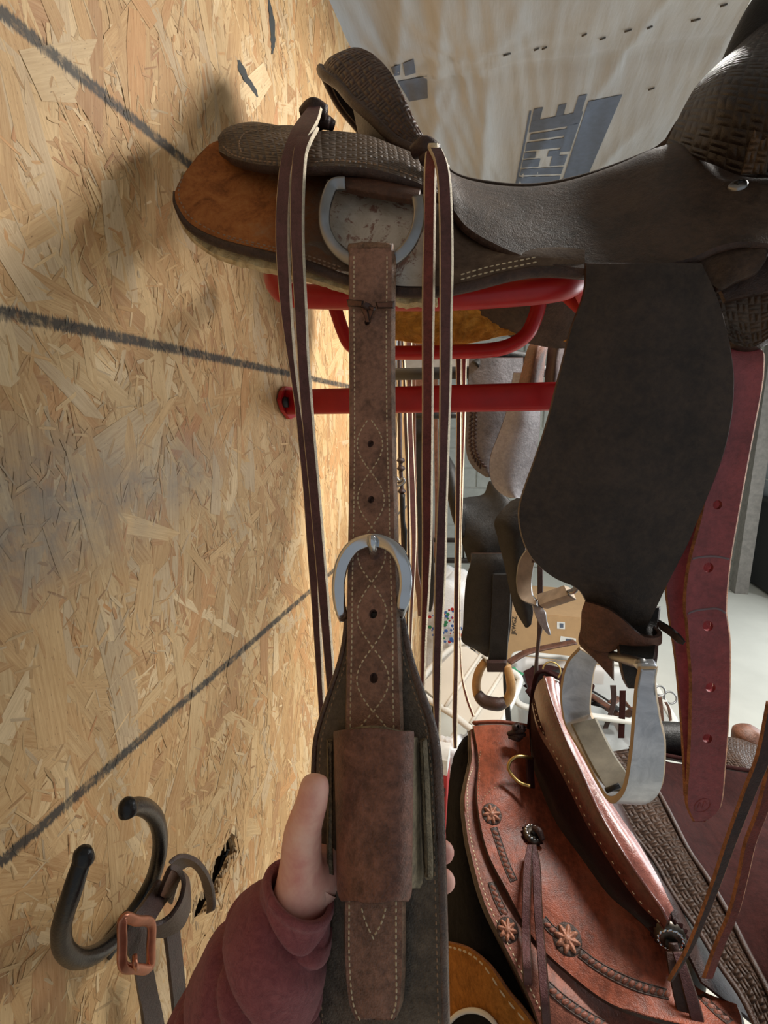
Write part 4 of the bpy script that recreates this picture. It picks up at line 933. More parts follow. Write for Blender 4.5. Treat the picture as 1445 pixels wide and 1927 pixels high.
xs('strap', [(700, 590, 770, 640, .075, .075), (640, 680, 720, 715, .085, .085), (590, 745, 680, 780, .092, .092), (555, 820, 650, 830, .094, .094), (560, 920, 650, 925, .090, .090), (585, 985, 675, 985, .085, .085), (605, 1090, 695, 1085, .075, .075), (625, 1180, 715, 1175, .07, .07), (640, 1300, 735, 1290, .068, .068)], DL, .004, 50)
xs('strap', [(722, 800, 790, 790, .05, .05), (735, 900, 800, 890, .052, .052), (748, 1020, 812, 1010, .052, .052), (760, 1130, 822, 1120, .052, .052), (775, 1300, 835, 1290, .052, .052)], DL, .004)
xs('strap_loop', [(690, 650, 740, 700, .082, .07), (715, 580, 770, 600, .092, .078), (745, 530, 800, 560, .098, .082), (790, 540, 830, 590, .1, .085), (815, 600, 838, 660, .1, .085), (800, 680, 836, 730, .098, .085), (760, 750, 800, 810, .095, .08), (710, 790, 730, 850, .09, .075), (665, 800, 672, 855, .088, .075)], DL, .004, 60)
xs('strap_end', [(745, 530, 790, 560, .07, .055), (790, 500, 830, 540, .072, .055), (850, 515, 860, 560, .072, .055), (895, 560, 880, 600, .070, .053), (925, 620, 895, 660, .066, .05), (935, 690, 905, 710, .062, .048), (930, 735, 900, 750, .06, .046)], DL, .004, 50)
bf = [PX(*c8(x, y), .102) for x, y in ((540, 765), (600, 775), (660, 785), (662, 880), (656, 980), (600, 985), (540, 972), (536, 870))]
BKL = tube('buckle_frame', bf, .0034, 'copper', BS, 64, 10, closed=True, pix=False, flat=(1.0, .6), up=(1, -.6, 0))
tube('buckle_tongue', [PX(*c8(600, 985), .106), PX(*c8(592, 960), .108), PX(*c8(590, 930), .104)], .002, 'copper', BS, 10, 8, pix=False)

# ------------------------------------------------------------------ lower saddle: red-brown, tooled
YL = .70
T = thing('tooled_saddle', 'reddish brown western saddle with tooled flower border, conchos and basketweave seat rim', 'saddle', (.45, YL, .80))
OUT = [[(884, 1372, .70), (892, 1368, .70), (902, 1368, .70)], [(885, 1405, .665), (896, 1405, .665), (908, 1405, .665)], [(886, 1428, .645), (898, 1430, .645), (915, 1432, .645)], [(871, 1498, .580), (893, 1500, .580), (925, 1500, .586)], [(875, 1560, .542), (905, 1558, .544), (940, 1555, .553)], [(884, 1610, .515), (915, 1606, .518), (955, 1600, .53)],
       [(909, 1700, .470), (950, 1694, .474), (1000, 1685, .492)], [(958, 1803, .430), (1005, 1792, .436), (1060, 1780, .46)], [(995, 1883, .405), (1060, 1862, .414), (1130, 1840, .437)], [(1020, 1950, .390), (1110, 1920, .40), (1200, 1890, .424)], [(1060, 2020, .375), (1180, 1975, .39), (1300, 1930, .415)]]
OUT = [[r[0], (r[1][0], r[1][1], r[1][2]+.006), (r[2][0], r[2][1], r[2][2]+.018)] for r in OUT]
TSK = sheet('skirt', OUT, ['tooled_edge', 'felt_black', 'edge_brown'], .008, T, 90, 20, key='tskirt')
sheet('under_skirt', [[(c[0]-4 if k == 0 else c[0], c[1]+2, c[2]+.010) for k, c in enumerate(r)] for r in OUT], ['edge_brown', 'felt_black', 'edge_brown'], .007, T, 70, 8)
stitches('skirt_stitching', 'tskirt', [[(891, 1440), (881, 1470), (879, 1500), (882, 1555), (892, 1605), (917, 1695), (966, 1797), (1003, 1872), (1030, 1925)]], TSK, .0046, .0032, .0014, .0009, 'thread', n=400)
PN = [[(888, 1364, .70), (942, 1362, .70), (998, 1370, .70)], [(898, 1430, .640), (950, 1425, .645), (1003, 1432, .66)], [(895, 1500, .575), (955, 1490, .592), (1022, 1490, .62)], [(912, 1595, .522), (975, 1570, .55), (1050, 1550, .585)], [(952, 1678, .482), (1020, 1640, .512), (1095, 1612, .547)],
      [(1001, 1767, .452), (1068, 1718, .480), (1145, 1680, .512)], [(1062, 1828, .432), (1128, 1775, .459), (1194, 1722, .490)], [(1137, 1886, .417), (1190, 1825, .443), (1240, 1765, .475)], [(1205, 1912, .411), (1240, 1860, .435), (1275, 1805, .465)], [(1295, 1932, .407), (1305, 1895, .425), (1315, 1858, .447)], [(1400, 1955, .40), (1400, 1920, .42), (1390, 1890, .435)]]
RP0 = {}
RP0['tskirt'] = TSK
RP0['panel'] = sheet('seat_jockey', PN, ['tooled', 'tooled', 'edge_brown'], .006, T, 100, 40, key='panel')
stitches('jockey_stitching', 'panel', [[(903, 1450), (900, 1490), (902, 1512), (915, 1495), (935, 1480), (965, 1474), (990, 1478)], [(905, 1410), (900, 1440)]], RP0['panel'], .0045, .003, .0012, .0008, 'thread_dark')
def cast_n(key, p):
    l, n, i, d = BV[key].find_nearest(p); return n
def rope(key, poly, pitch=.0062, w=.0042, n=300):
    pa = path_on(key, poly, n); pr0 = prisms('rope_border', stitch_items(pa, pitch, .8), 'tooled_edge', RP0[key], pitch*1.35, w, .0026)
    tube('rope_ground', [p+n*-.0004 for p, n in pa][::6], .0046, 'edge_brown', RP0[key], 40, 8, pix=False, flat=(1, .18), up=lambda p: cast_n(key, p))
    for s in (-1, 1):
        side = []
        for (a, na), (b, nb) in zip(pa, pa[1:]):
            t = (b-a)
            if t.length > 1e-6: side.append(a+na.cross(t.normalized())*s*.0042)
        if len(side) > 4: tube('rope_groove', side[::6], .0008, 'edge_brown', RP0[key], max(20, len(side)//4), 5, pix=False)
rope('panel', [(929, 1557), (940, 1590), (952, 1625), (968, 1660)]); rope('panel', [(1022, 1730), (1034, 1745), (1048, 1757)])
rope('panel', [(1090, 1792), (1120, 1815), (1160, 1838), (1205, 1857), (1260, 1872)]); rope('tskirt', [(925, 1660), (935, 1690), (950, 1720)]); rope('tskirt', [(1030, 1855), (1060, 1882), (1100, 1910), (1140, 1932)])
rope('panel', [(1318, 1872), (1345, 1900), (1375, 1925)])
for (k_, x_, y_, r_) in (('panel', 925, 1532, .0120), ('panel', 1067, 1767, .0140), ('tskirt', 955, 1750, .011)):
    disc_on(k_, x_, y_, r_*1.1, 'edge_brown', 'flower_ground', RP0[k_], .0008); disc_on(k_, x_, y_, r_, 'tooled_lower', 'stamped_flower', RP0[k_], .0042, petals=8, depth=1.0)
# cantle with its shiny roll
CA = [[(998, 1372, .702), (1000, 1325, .698), (1010, 1290, .694), (1024, 1273, .690), (1040, 1274, .690), (1051, 1284, .692)],
      [(1004, 1432, .662), (1012, 1375, .655), (1024, 1338, .652), (1038, 1322, .650), (1050, 1318, .656), (1060, 1322, .668)],
      [(1024, 1495, .622), (1040, 1425, .616), (1050, 1398, .614), (1060, 1382, .614), (1072, 1378, .622), (1082, 1384, .636)],
      [(1050, 1552, .587), (1068, 1480, .582), (1078, 1458, .580), (1088, 1442, .580), (1102, 1440, .588), (1113, 1448, .602)],
      [(1096, 1614, .548), (1108, 1560, .541), (1118, 1543, .538), (1128, 1530, .538), (1145, 1520, .546), (1158, 1522, .560)],
      [(1146, 1682, .513), (1158, 1640, .504), (1166, 1622, .501), (1174, 1608, .500), (1190, 1592, .508), (1202, 1588, .522)],
      [(1192, 1722, .491), (1200, 1698, .482), (1207, 1684, .480), (1216, 1670, .479), (1228, 1654, .486), (1238, 1650, .494)],
      [(1226, 1748, .476), (1232, 1730, .468), (1237, 1720, .467), (1243, 1708, .466), (1250, 1694, .472), (1256, 1688, .476)],
      [(1244, 1768, .470), (1248, 1750, .461), (1252, 1742, .460), (1256, 1732, .460), (1262, 1718, .464), (1268, 1712, .468)]]
sheet('cantle', [[(r[0][0]+(r[0][0]-r[1][0])*.25-3, r[0][1]+(r[0][1]-r[1][1])*.2+4, r[0][2]+.012), (r[1][0], r[1][1], r[1][2]+.001), (r[2][0], r[2][1], r[2][2]+.002)] for r in CA], ['tooled_seat', 'tooled_seat'], .005, T, 80, 16, key='cback', roundrim=False)
sheet('cantle_roll', [[r[k] for k in (1, 2, 3)] for r in CA], ['tooled_roll'], .008, T, 90, 16, key='croll', roundrim=False)
sheet('cantle_face', [[r[k] for k in (3, 4, 5)] for r in CA], ['tooled_face'], .006, T, 90, 14, key='cface', roundrim=False)
tube('cantle_piping', [r[3] for r in CA], .0022, 'tooled_roll', T, 80, 8)
stitches('roll_stitching', 'croll', [[(r[2][0]*.3+r[1][0]*.7, r[2][1]*.3+r[1][1]*.7) for r in CA]], T, .0095, .0034, .0012, .0008, 'thread', n=300)
def farp(c):
    p = P(*c); return Vector((p.x, 2*YL-p.y, p.z-(YL-p.y)*.5))
far = [[farp(c) for c in (r[0], r[2], r[3], r[5])] for r in CA]
sheet('far_cantle', far, ['tooled_seat'], .006, T, 40, 12, pix=False)
sheet('far_skirt', [[farp(c) for c in r] for r in PN], ['tooled'], .006, T, 40, 12, pix=False)
sheet('hand_slot_shade', [[(1065, 1381, .618), (1074, 1380, .620)], [(1076, 1404, .610), (1087, 1400, .612)], [(1094, 1424, .600), (1102, 1420, .602)]], ['black_leather'], .002, T, 12, 5)  # dark sheet on the cantle stands in for the shaded slot opening
# seat, basketweave rim, put-in glint at the seat edge
BD = [[(1100, 1430, .715), (1140, 1415, .72), (1190, 1405, .725)], [(1128, 1470, .675), (1168, 1452, .685), (1216, 1445, .692)], [(1151, 1511, .640), (1196, 1492, .652), (1243, 1491, .660)], [(1185, 1565, .600), (1228, 1545, .612), (1264, 1530, .625)], [(1228, 1621, .562), (1268, 1600, .572), (1300, 1600, .578)], [(1262, 1681, .525), (1302, 1660, .534), (1334, 1650, .542)],
      [(1307, 1746, .488), (1342, 1722, .498), (1372, 1714, .504)], [(1347, 1811, .455), (1380, 1785, .464), (1408, 1785, .466)], [(1392, 1877, .427), (1424, 1850, .434), (1450, 1865, .430)], [(1425, 1945, .404), (1460, 1930, .408), (1490, 1950, .404)]]
sheet('seat_rim', BD, ['tooled_band', 'darkbrown_leather', 'edge_brown'], .007, T, 90, 18, key='band')
for k, nm in ((0, 'rim_bead'), (2, 'rim_bead')): tube(nm, [(r[k][0]+(4 if k == 0 else -4), r[k][1], r[k][2]-.002) for r in BD], .0028, 'edge_brown', T, 80, 8)
SE = [[(1190, 1412, .735), (1260, 1432, .75), (1330, 1440, .76), (1420, 1455, .78), (1520, 1465, .80)], [(1236, 1495, .672), (1300, 1512, .69), (1370, 1525, .70), (1450, 1540, .71), (1550, 1560, .72)], [(1292, 1600, .59), (1350, 1612, .60), (1410, 1618, .60), (1490, 1625, .60), (1590, 1640, .60)],
      [(1366, 1714, .514), (1410, 1720, .51), (1460, 1722, .505), (1530, 1725, .50), (1620, 1730, .50)], [(1420, 1815, .456), (1460, 1820, .45), (1505, 1822, .44), (1570, 1822, .435), (1650, 1822, .43)], [(1480, 1940, .412), (1510, 1920, .402), (1550, 1910, .392), (1610, 1905, .388), (1700, 1900, .38)]]
sheet('seat', SE, ['tooled_seat'], .006, T, 60, 40, key='tseat')
sheet('seat_base', [[(1050, 1300, .700), (1130, 1420, .74)], [(1085, 1395, .648), (1165, 1490, .69)], [(1125, 1465, .608), (1190, 1540, .645)], [(1165, 1535, .570), (1222, 1605, .60)], [(1210, 1605, .528), (1262, 1675, .555)], [(1248, 1670, .495), (1310, 1750, .51)], [(1270, 1740, .472), (1370, 1840, .47)], [(1320, 1850, .44), (1440, 1940, .43)]], ['darkbrown_leather'], .004, T, 40, 8)
sheet('seat_glint', [[(1184, 1562, .556), (1190, 1566, .560)], [(1196, 1585, .546), (1214, 1606, .556)], [(1216, 1625, .524), (1236, 1645, .532)], [(1240, 1668, .500), (1250, 1682, .505)]], ['steel'], .002, T, 16, 6)  # bright steel sliver standing in for the pale sheen beside the rim
sheet('fork_cover', [[(1190, 1412, .735), (1200, 1418, .80), (1290, 1412, .90)], [(1330, 1440, .76), (1335, 1446, .81), (1330, 1450, .86)], [(1420, 1455, .78), (1410, 1458, .81), (1400, 1452, .84)], [(1520, 1465, .80), (1522, 1480, .82), (1530, 1490, .84)]], ['tooled_seat'], .006, T, 24, 8)
# dark pommel behind the stirrup, stamped pommel at the right
tube('fork', [(1195, 1385, .80), (1230, 1390, .80), (1292, 1392, .80)], [.025, .028, .027], 'black_leather', T, 16, 20)
sheet('pommel', [[(1290, 1408, .92), (1300, 1432, .88), (1330, 1450, .86)], [(1368, 1386, .93), (1372, 1412, .88), (1400, 1452, .84)], [(1432, 1402, .93), (1432, 1432, .88), (1440, 1468, .84)], [(1520, 1420, .92), (1520, 1460, .87), (1530, 1490, .84)]], ['tooled_band', 'darkbrown_leather', 'edge_brown'], .012, T, 40, 18)
tube('pommel_horn', [(1408, 1402, .96), (1412, 1384, .96), (1420, 1372, .96)], [.028, .03, .014], 'brown_leather', T, 16, 20)
# conchos, knots, ring, strings
def concho(x, y, key, r, up_=.002):
    l, n = cast(key, x, y)
    disc_at(l, n, r*1.22, 'tooled_seat', 'rosette', T, .004, petals=14, depth=.5)
    disc_at(l+n*.003, n, r, 'silver_dark', 'concho', T, .006, 32)
    a = Vector((0, 0, 1)).cross(n).normalized(); b = n.cross(a)
    it = []
    for k in range(14):
        t = 2*math.pi*k/14; d = a*math.cos(t)+b*math.sin(t); it.append((l+n*.0075+d*r*.74, d.cross(n)+d*.4, n))
    prisms('concho_engraving', it, 'chrome', T, r*.42, r*.16, .0012)
    tube('concho_slot', [l+n*.009-b*r*.1-a*r*.35, l+n*.0115-b*r*.1, l+n*.009-b*r*.1+a*r*.35], r*.26, 'black_leather', T, 10, 10, pix=False)
    tube('concho_knot', [l+n*.011+b*r*.15, l+n*.015-b*r*.4+a*r*.1, l+n*.010-b*r*1.1], [r*.3, r*.36, r*.25], 'darkbrown_leather', T, 14, 10, pix=False)
    return l, n
concho(1001, 1573, 'panel', .0125); 
cl, cn = P(1256, 1752, .468), Vector((.35, -.75, .55)).normalized()
BV['c2'] = BVHTree.FromPolygons([cl+Vector((-.05, -.0, -.05)), cl+Vector((.05, 0.0, -.05)), cl+Vector((.05, 0, .05)), cl+Vector((-.05, 0, .05))], [(0, 1, 2, 3)])
concho(1258, 1755, 'c2', .0155)
def tstring(rows, mats): return ribbon('saddle_string', rows, mats, .003, T, 50, 4)
def drape(x, y):
    Y = 9
    for k in ('panel', 'tskirt'):
        l, n = cast(k, x, y)
        if l is not None: Y = min(Y, l.y)
    return (Y if Y < 9 else .44)-.009
for rows in ([(992, 1003, 1588), (984, 1000, 1630), (982, 998, 1700), (981, 998, 1760), (983, 1001, 1830), (986, 1004, 1900), (988, 1008, 1960)], [(997, 1009, 1588), (1001, 1017, 1630), (1003, 1020, 1700), (1007, 1024, 1760), (1012, 1030, 1830), (1017, 1035, 1900), (1022, 1041, 1960)]):
    tstring([(a, b, y, drape((a+b)/2, min(y, 1890))-(.008 if y < 1600 else .002)) for a, b, y in rows], ['string_dark', 'darkbrown_leather', 'edge_brown'])
tstring([(1252, 1272, 1790, .448), (1258, 1280, 1830, .436), (1268, 1292, 1880, .424), (1280, 1306, 1940, .412)], ['darkbrown_leather', 'string_dark', 'edge_brown'])
tstring([(1264, 1284, 1790, .445), (1276, 1298, 1830, .433), (1290, 1316, 1885, .42), (1306, 1332, 1945, .408)], ['string_dark', 'string_dark', 'edge_brown'])
tube('dee_ring', [(1000, 1427, .628), (988, 1424, .620), (972, 1424, .615), (960, 1433, .610), (957, 1447, .605), (966, 1462, .600), (980, 1474, .596), (998, 1480, .594)], .0024, 'brass', T, 40, 10)
sheet('ring_tab', [[(990, 1420, .635), (1006, 1425, .640)], [(992, 1450, .612), (1006, 1452, .622)], [(994, 1482, .594), (1008, 1484, .605)]], ['tooled_seat'], .004, T, 10, 5)
for k in range(7):
    p = P(962+random.uniform(0, 30), 1372+random.uniform(0, 16), .67); tube('leather_knot', [p, p+Vector((random.uniform(-.01, .01), -.006, random.uniform(0, .012))), p+Vector((random.uniform(-.014, .014), -.004, random.uniform(-.006, .006)))], [.004, .006, .003], 'darkbrown_leather', T, 10, 8, pix=False)
for k in range(9):
    a = k/8; p = P(1035+15*a, 1283-3*math.sin(a*3), .688); disc_at(p, Vector((-.3, -.8, .4)), .0017, 'plastic_white', 'seat_bead', T, .0015, 8)

# ------------------------------------------------------------------ saddle pad under it
SP = thing('saddle_pad', 'thick black felt saddle pad with tan suede wear leather under the tooled saddle', 'saddle pad', P(880, 1927, .43))
PD_ = [[(868, 1392, .715), (885, 1380, .715), (930, 1385, .715)], [(850, 1430, .690), (880, 1428, .675), (930, 1430, .67)], [(842, 1500, .640), (870, 1500, .605), (930, 1500, .61)], [(837, 1590, .590), (872, 1592, .548), (940, 1600, .555)], [(835, 1680, .550), (888, 1680, .500), (970, 1690, .515)], [(833, 1770, .515), (905, 1770, .462), (1030, 1780, .48)],
       [(832, 1850, .490), (930, 1850, .432), (1080, 1850, .45)], [(831, 1930, .470), (950, 1930, .408), (1120, 1920, .43)], [(830, 2020, .450), (970, 2010, .388), (1160, 1990, .41)]]
sheet('felt', PD_, ['felt_black'], .020, SP, 60, 30, key='pad', disp=lambda u, v, p: .0012*noise.noise(p*140))
WL = [[(828, 1768, .507), (876, 1780, .472), (912, 1806, .445), (935, 1834, .431), (956, 1866, .420), (985, 1902, .408), (1020, 1950, .396)], [(828, 1850, .482), (876, 1850, .452), (912, 1862, .432), (940, 1880, .421), (962, 1905, .413), (990, 1930, .404), (1020, 1975, .392)], [(826, 2000, .448), (876, 1990, .422), (920, 1990, .404), (950, 1990, .396), (975, 1995, .39), (1000, 2000, .386), (1030, 2010, .382)]]
sheet('wear_leather', [[(c[0], c[1], c[2]-.004) for c in r] for r in WL], ['suede_tan', 'suede_tan', 'latigo_edge'], .004, SP, 30, 50, key='wear')
stitches('wear_stitching', 'wear', [[(830, 1778), (876, 1791), (905, 1812), (925, 1838), (944, 1868), (972, 1903), (1000, 1935)]], SP, .0115, .0085, .0022, .0014, 'thread', n=300)
pr_ = [PX_ for PX_ in [(892+50*math.cos(a), 1952+52*math.sin(a)) for a in np.linspace(0, 2*math.pi, 25)[:-1]]]
ring_pts = []
for x, y in pr_:
    l, n = cast('wear', x, min(y, 1985))
    if l is not None: ring_pts.append(l+n*.003 if y <= 1985 else l+n*.003+(P(x, y, l.y)-l))
tube('patch_piping', ring_pts, .0026, 'plastic_white', SP, 60, 8, closed=True, pix=False)
c0 = sum(ring_pts, Vector())/len(ring_pts); obj('patch', ring_pts+[c0+Vector((0, -.002, .001))], [(i, (i+1) % len(ring_pts), len(ring_pts)) for i in range(len(ring_pts))], 'felt_black', SP)
# stand that carries pad and saddle
SN = thing('saddle_stand', 'black steel floor stand under the tooled saddle', 'saddle stand', (.62, YL, 0))
tube('arm', [(.36, YL, .86), (.62, YL, .84), (.95, YL, .84)], .02, 'black_metal', SN, 12, 14, pix=False)
tube('post', [(.68, YL, .0), (.68, YL, .84)], .02, 'black_metal', SN, 4, 14, pix=False)
for a in (.4, 2.7, 4.7): tube('foot', [(.68, YL, .03), (.68+.3*math.cos(a), YL+.3*math.sin(a), .015)], .015, 'black_metal', SN, 4, 12, pix=False)
# ------------------------------------------------------------------ saddles and tack farther along the wall
G = thing('worn_saddle', 'older saddle with pale grey fender flaps behind the red rack', 'saddle', P(960, 940, 1.15), 'saddles along the wall')
ribbon('flap', [(882, 985, 672, 1.20), (880, 985, 720, 1.19), (877, 980, 771, 1.18), (875, 962, 827, 1.18), (878, 948, 858, 1.18), (889, 942, 880, 1.18), (907, 935, 894, 1.18), (916, 926, 899, 1.18)], ['grey_flap', 'grey_flap', 'darkbrown_leather'], .006, G, 50, 12, .01, key='gf')
ribbon('fender', [(965, 1022, 700, 1.13), (952, 1018, 771, 1.12), (938, 1016, 814, 1.12), (922, 1008, 858, 1.12), (921, 998, 895, 1.12), (929, 992, 917, 1.12), (944, 988, 931, 1.12), (960, 982, 938, 1.12)], ['grey_leather', 'grey_flap', 'darkbrown_leather'], .006, G, 50, 14, .012)
it = []
for dx in (0, 8):
    it += stitch_items(path_on('gf', [(889+dx, 740), (886+dx, 790), (885+dx, 835), (892+dx, 862), (905+dx, 880)], 120), .009, .7 if dx else -.7)
prisms('braided_border', it, 'darkbrown_leather', G, .014, .006, .003)
ribbon('seat_side', [(905, 985, 688, 1.24), (895, 985, 705, 1.21), (890, 985, 730, 1.20)], ['grey_flap'], .01, G, 16, 10, .02)
tube('cantle', [(893, 690, 1.2), (920, 668, 1.22), (960, 668, 1.24), (1000, 676, 1.25)], .014, 'black_leather', G, 30, 12)
ribbon('seat_leather', [(1000, 1040, 640, 1.10), (990, 1030, 660, 1.09), (980, 1025, 700, 1.09), (972, 1022, 730, 1.09)], ['brown_leather', 'brown_leather', 'edge_brown'], .01, G, 24, 12, .03)
ribbon('seat_leather', [(1030, 1075, 650, 1.08), (1026, 1065, 690, 1.07), (1022, 1060, 740, 1.07)], ['darkbrown_leather', 'brown_leather', 'edge_brown'], .01, G, 24, 12, .03)
ribbon('stirrup_leather', [(1003, 1022, 900, 1.06), (1002, 1020, 1000, 1.05), (1000, 1022, 1060, 1.05)], ['darkbrown_leather'], .008, G, 10, 4)
stw = thing('wooden_stirrup', 'wooden stirrup with steel band behind the dark brown fender', 'stirrup', P(1020, 1140, 1.05))
sheet('band', [[(993, 1028, 1.08), (1010, 1036, 1.08)], [(976, 1056, 1.085), (1006, 1060, 1.085)], [(971, 1096, 1.085), (1001, 1092, 1.085)], [(980, 1128, 1.075), (1003, 1118, 1.075)], [(1012, 1142, 1.05), (1010, 1128, 1.06)]], ['wood_grey', 'steel', 'steel'], .008, stw, 40, 8, center=True)
sheet('tread', [[(1008, 1118, 1.07), (1014, 1140, 1.03)], [(1040, 1108, 1.03), (1046, 1128, .99)], [(1062, 1100, 1.0), (1070, 1120, .96)]], ['wood_grey'], .02, stw, 12, 6)
sheet('far_band', [[(1064, 1110, .98), (1070, 1116, .96)], [(1078, 1104, .97), (1083, 1110, .95)], [(1084, 1080, .97), (1090, 1082, .95)]], ['steel'], .006, stw, 12, 5)
ribbon('tip_leather', [(1001, 1012, 1138, 1.06), (1004, 1026, 1150, 1.05), (1012, 1030, 1170, 1.05), (1026, 1036, 1190, 1.05), (1033, 1037, 1196, 1.05)], ['grey_leather', 'grey_flap', 'steel'], .005, stw, 20, 6)
B_ = thing('black_saddle', 'black western saddle with long black fenders behind the strings', 'saddle', P(920, 1330, 1.3), 'saddles along the wall')
sheet('seat', [[(845, 870, 1.36), (850, 930, 1.33), (862, 1000, 1.30), (880, 1060, 1.29)], [(862, 930, 1.37), (868, 950, 1.33), (878, 1000, 1.29), (895, 1060, 1.28)], [(885, 934, 1.38), (895, 955, 1.33), (905, 1005, 1.28), (918, 1060, 1.27)], [(910, 928, 1.38), (922, 950, 1.33), (930, 1005, 1.28), (940, 1060, 1.27)], [(922, 904, 1.38), (945, 935, 1.33), (955, 1000, 1.28), (965, 1060, 1.27)], [(950, 935, 1.36), (975, 960, 1.31), (985, 1010, 1.28), (990, 1060, 1.27)]], ['black_leather'], .01, B_, 40, 30)
tube('cantle', [(838, 860, 1.38), (846, 890, 1.34), (854, 930, 1.31), (862, 975, 1.30), (872, 1010, 1.30)], [.012, .022, .02, .016, .01], 'black_leather', B_, 30, 12)
ribbon('fender', [(885, 985, 1040, 1.26), (884, 975, 1060, 1.25), (876, 968, 1091, 1.25), (872, 965, 1138, 1.25), (870, 962, 1180, 1.25), (868, 958, 1207, 1.25), (892, 955, 1222, 1.25), (915, 953, 1237, 1.25)], ['black_leather', 'black_leather', 'edge_brown'], .008, B_, 50, 14, .015)
ribbon('stirrup_leather', [(926, 962, 1080, 1.225), (924, 961, 1142, 1.225), (921, 957, 1200, 1.225), (918, 954, 1248, 1.225)], ['black_leather'], .01, B_, 20, 6)
ribbon('keeper', [(915, 954, 1246, 1.21), (915, 953, 1258, 1.21), (916, 951, 1266, 1.21)], ['darkbrown_leather'], .02, B_, 8, 6)
sheet('front_flap', [[(960, 942, 1.17), (990, 930, 1.16), (1010, 930, 1.15)], [(930, 978, 1.16), (960, 985, 1.14), (1000, 985, 1.14)], [(935, 1013, 1.16), (965, 1015, 1.14), (992, 1015, 1.14)], [(947, 1060, 1.16), (968, 1060, 1.14), (988, 1060, 1.14)], [(957, 1107, 1.16), (974, 1107, 1.14), (992, 1107, 1.14)], [(968, 1148, 1.16), (985, 1146, 1.145), (1004, 1148, 1.15)], [(988, 1182, 1.155), (994, 1182, 1.15), (1000, 1176, 1.15)]], ['black_leather', 'black_leather', 'edge_brown'], .008, B_, 50, 16)
ribbon('stirrup_strap', [(946, 956, 1262, 1.27), (947, 957, 1300, 1.27), (951, 962, 1350, 1.27), (954, 966, 1400, 1.27)], ['black_leather'], .008, B_, 16, 4)
stb = thing('covered_stirrup', 'leather covered oval stirrup hanging from the black fender', 'stirrup', P(928, 1330, 1.22))
tube('frame', [(914, 1244, 1.24), (902, 1262, 1.24), (896, 1288, 1.24), (901, 1312, 1.23), (914, 1322, 1.22), (936, 1326, 1.21), (952, 1320, 1.21), (961, 1302, 1.21), (960, 1278, 1.21), (953, 1252, 1.22)], [.011, .012, .012, .014, .016, .014, .012, .012, .011], 'wood_tan', stb, 60, 12)
tube('tread_cover', [(899, 1306, 1.225), (912, 1320, 1.213), (936, 1325, 1.2), (950, 1321, 1.203)], [.014, .018, .018, .014], 'darkbrown_leather', stb, 24, 12)
# racks that carry them (black steel shelf and arms)
SHF = thing('steel_shelf', 'black steel shelf frame standing behind the hanging saddles', 'shelf', (.3, 2.2, 0))
for (y, r) in ((1016, .010), (1054, .012)): tube('rail', [P(800, y, 1.9), P(960, y+2, 1.9)], r, 'black_metal', SHF, 4, 8, pix=False)
tube('rail', [P(770, 783, 1.7), P(880, 780, 1.7)], .012, 'black_metal', SHF, 4, 8, pix=False)
for x in (824, 896): tube('post', [P(x, 1054, 1.92), Vector((P(x, 1054, 1.92).x, 1.92, 0.0))], .012, 'black_metal', SHF, 4, 8, pix=False)
for x in (872, 886): tube('wire', [P(x, 1016, 1.9), P(x, 1054, 1.9)], .004, 'black_metal', SHF, 3, 6, pix=False)
pk = box('plank', Vector((.001, 1.5, P(880, 690, 1.5).z)), P(985, 664, 1.5)+Vector((.02, .03, 0)), 'plank_grey'); tag(pk, 'grey weathered board behind the grey saddle', 'board')
bq = P(925, 1000, 1.35); tube('rack_arm', [Vector((bq.x, 1.36, bq.z)), Vector((bq.x, 1.95, bq.z))], .015, 'black_metal', B_, 4, 10, pix=False)
for (a, b) in ((G, (P(930, 700, 1.22))),):
    tube('rack_arm', [Vector((0.0, b.y, b.z)), Vector((b.x+.15, b.y, b.z))], .015, 'black_metal', a, 4, 10, pix=False)

# ------------------------------------------------------------------ straps and bridles hung on a peg rail
PGZ = P(760, 600, 1.6).z
PG = thing('peg_rail', 'wooden peg rail carrying reins and straps on the strand board wall', 'peg rail', (.01, 1.65, PGZ))
box('board', (.0025, 1.3, PGZ-.03), (.022, 2.1, PGZ+.03), 'plank_grey', PG, bev=.002)
for k in range(7): tube('peg', [(.02, 1.36+k*.11, PGZ-.005), (.10, 1.36+k*.11, PGZ+.012)], .007, 'wood_tan', PG, 4, 10, pix=False)
def hang(label, name, rows, mats, cat='strap', thick=.006, wall=True, group='straps hanging along the wall'):
    if wall:   # hang it close to the board: depth taken so that the strap is 6 cm off the wall
        Y = PX((rows[0][0]+rows[0][1])/2, 700, .055 if Y_OVER is None else Y_OVER).y
        rows = [(rows[0][0], rows[0][1], 596, Y)]+[(a, b, y, Y) for a, b, y, _ in rows]
    o = ribbon(name, rows, mats, thick, None, 40, 4); tag(o, label, cat, group); return o
Y_OVER = None
hang('thin dark brown rein with pale raw edge hanging beside the knotted rope', 'leather_rein', [(754, 760, 640, 1), (757, 763, 700, 1), (759, 767, 800, 1), (763, 770, 900, 1), (766, 772, 1000, 1), (766, 772, 1100, 1), (764, 769, 1200, 1), (775, 781, 1260, 1)], ['darkbrown_leather', 'darkbrown_leather', 'rawhide'])
hang('nearly black leather rein hanging behind the red bar', 'leather_rein', [(764, 775, 640, 1), (765, 775, 700, 1), (766, 777, 800, 1), (768, 780, 880, 1), (771, 783, 960, 1), (774, 783, 1040, 1), (770, 776, 1180, 1), (770, 774, 1280, 1)], ['string_dark', 'darkbrown_leather', 'rawhide'])
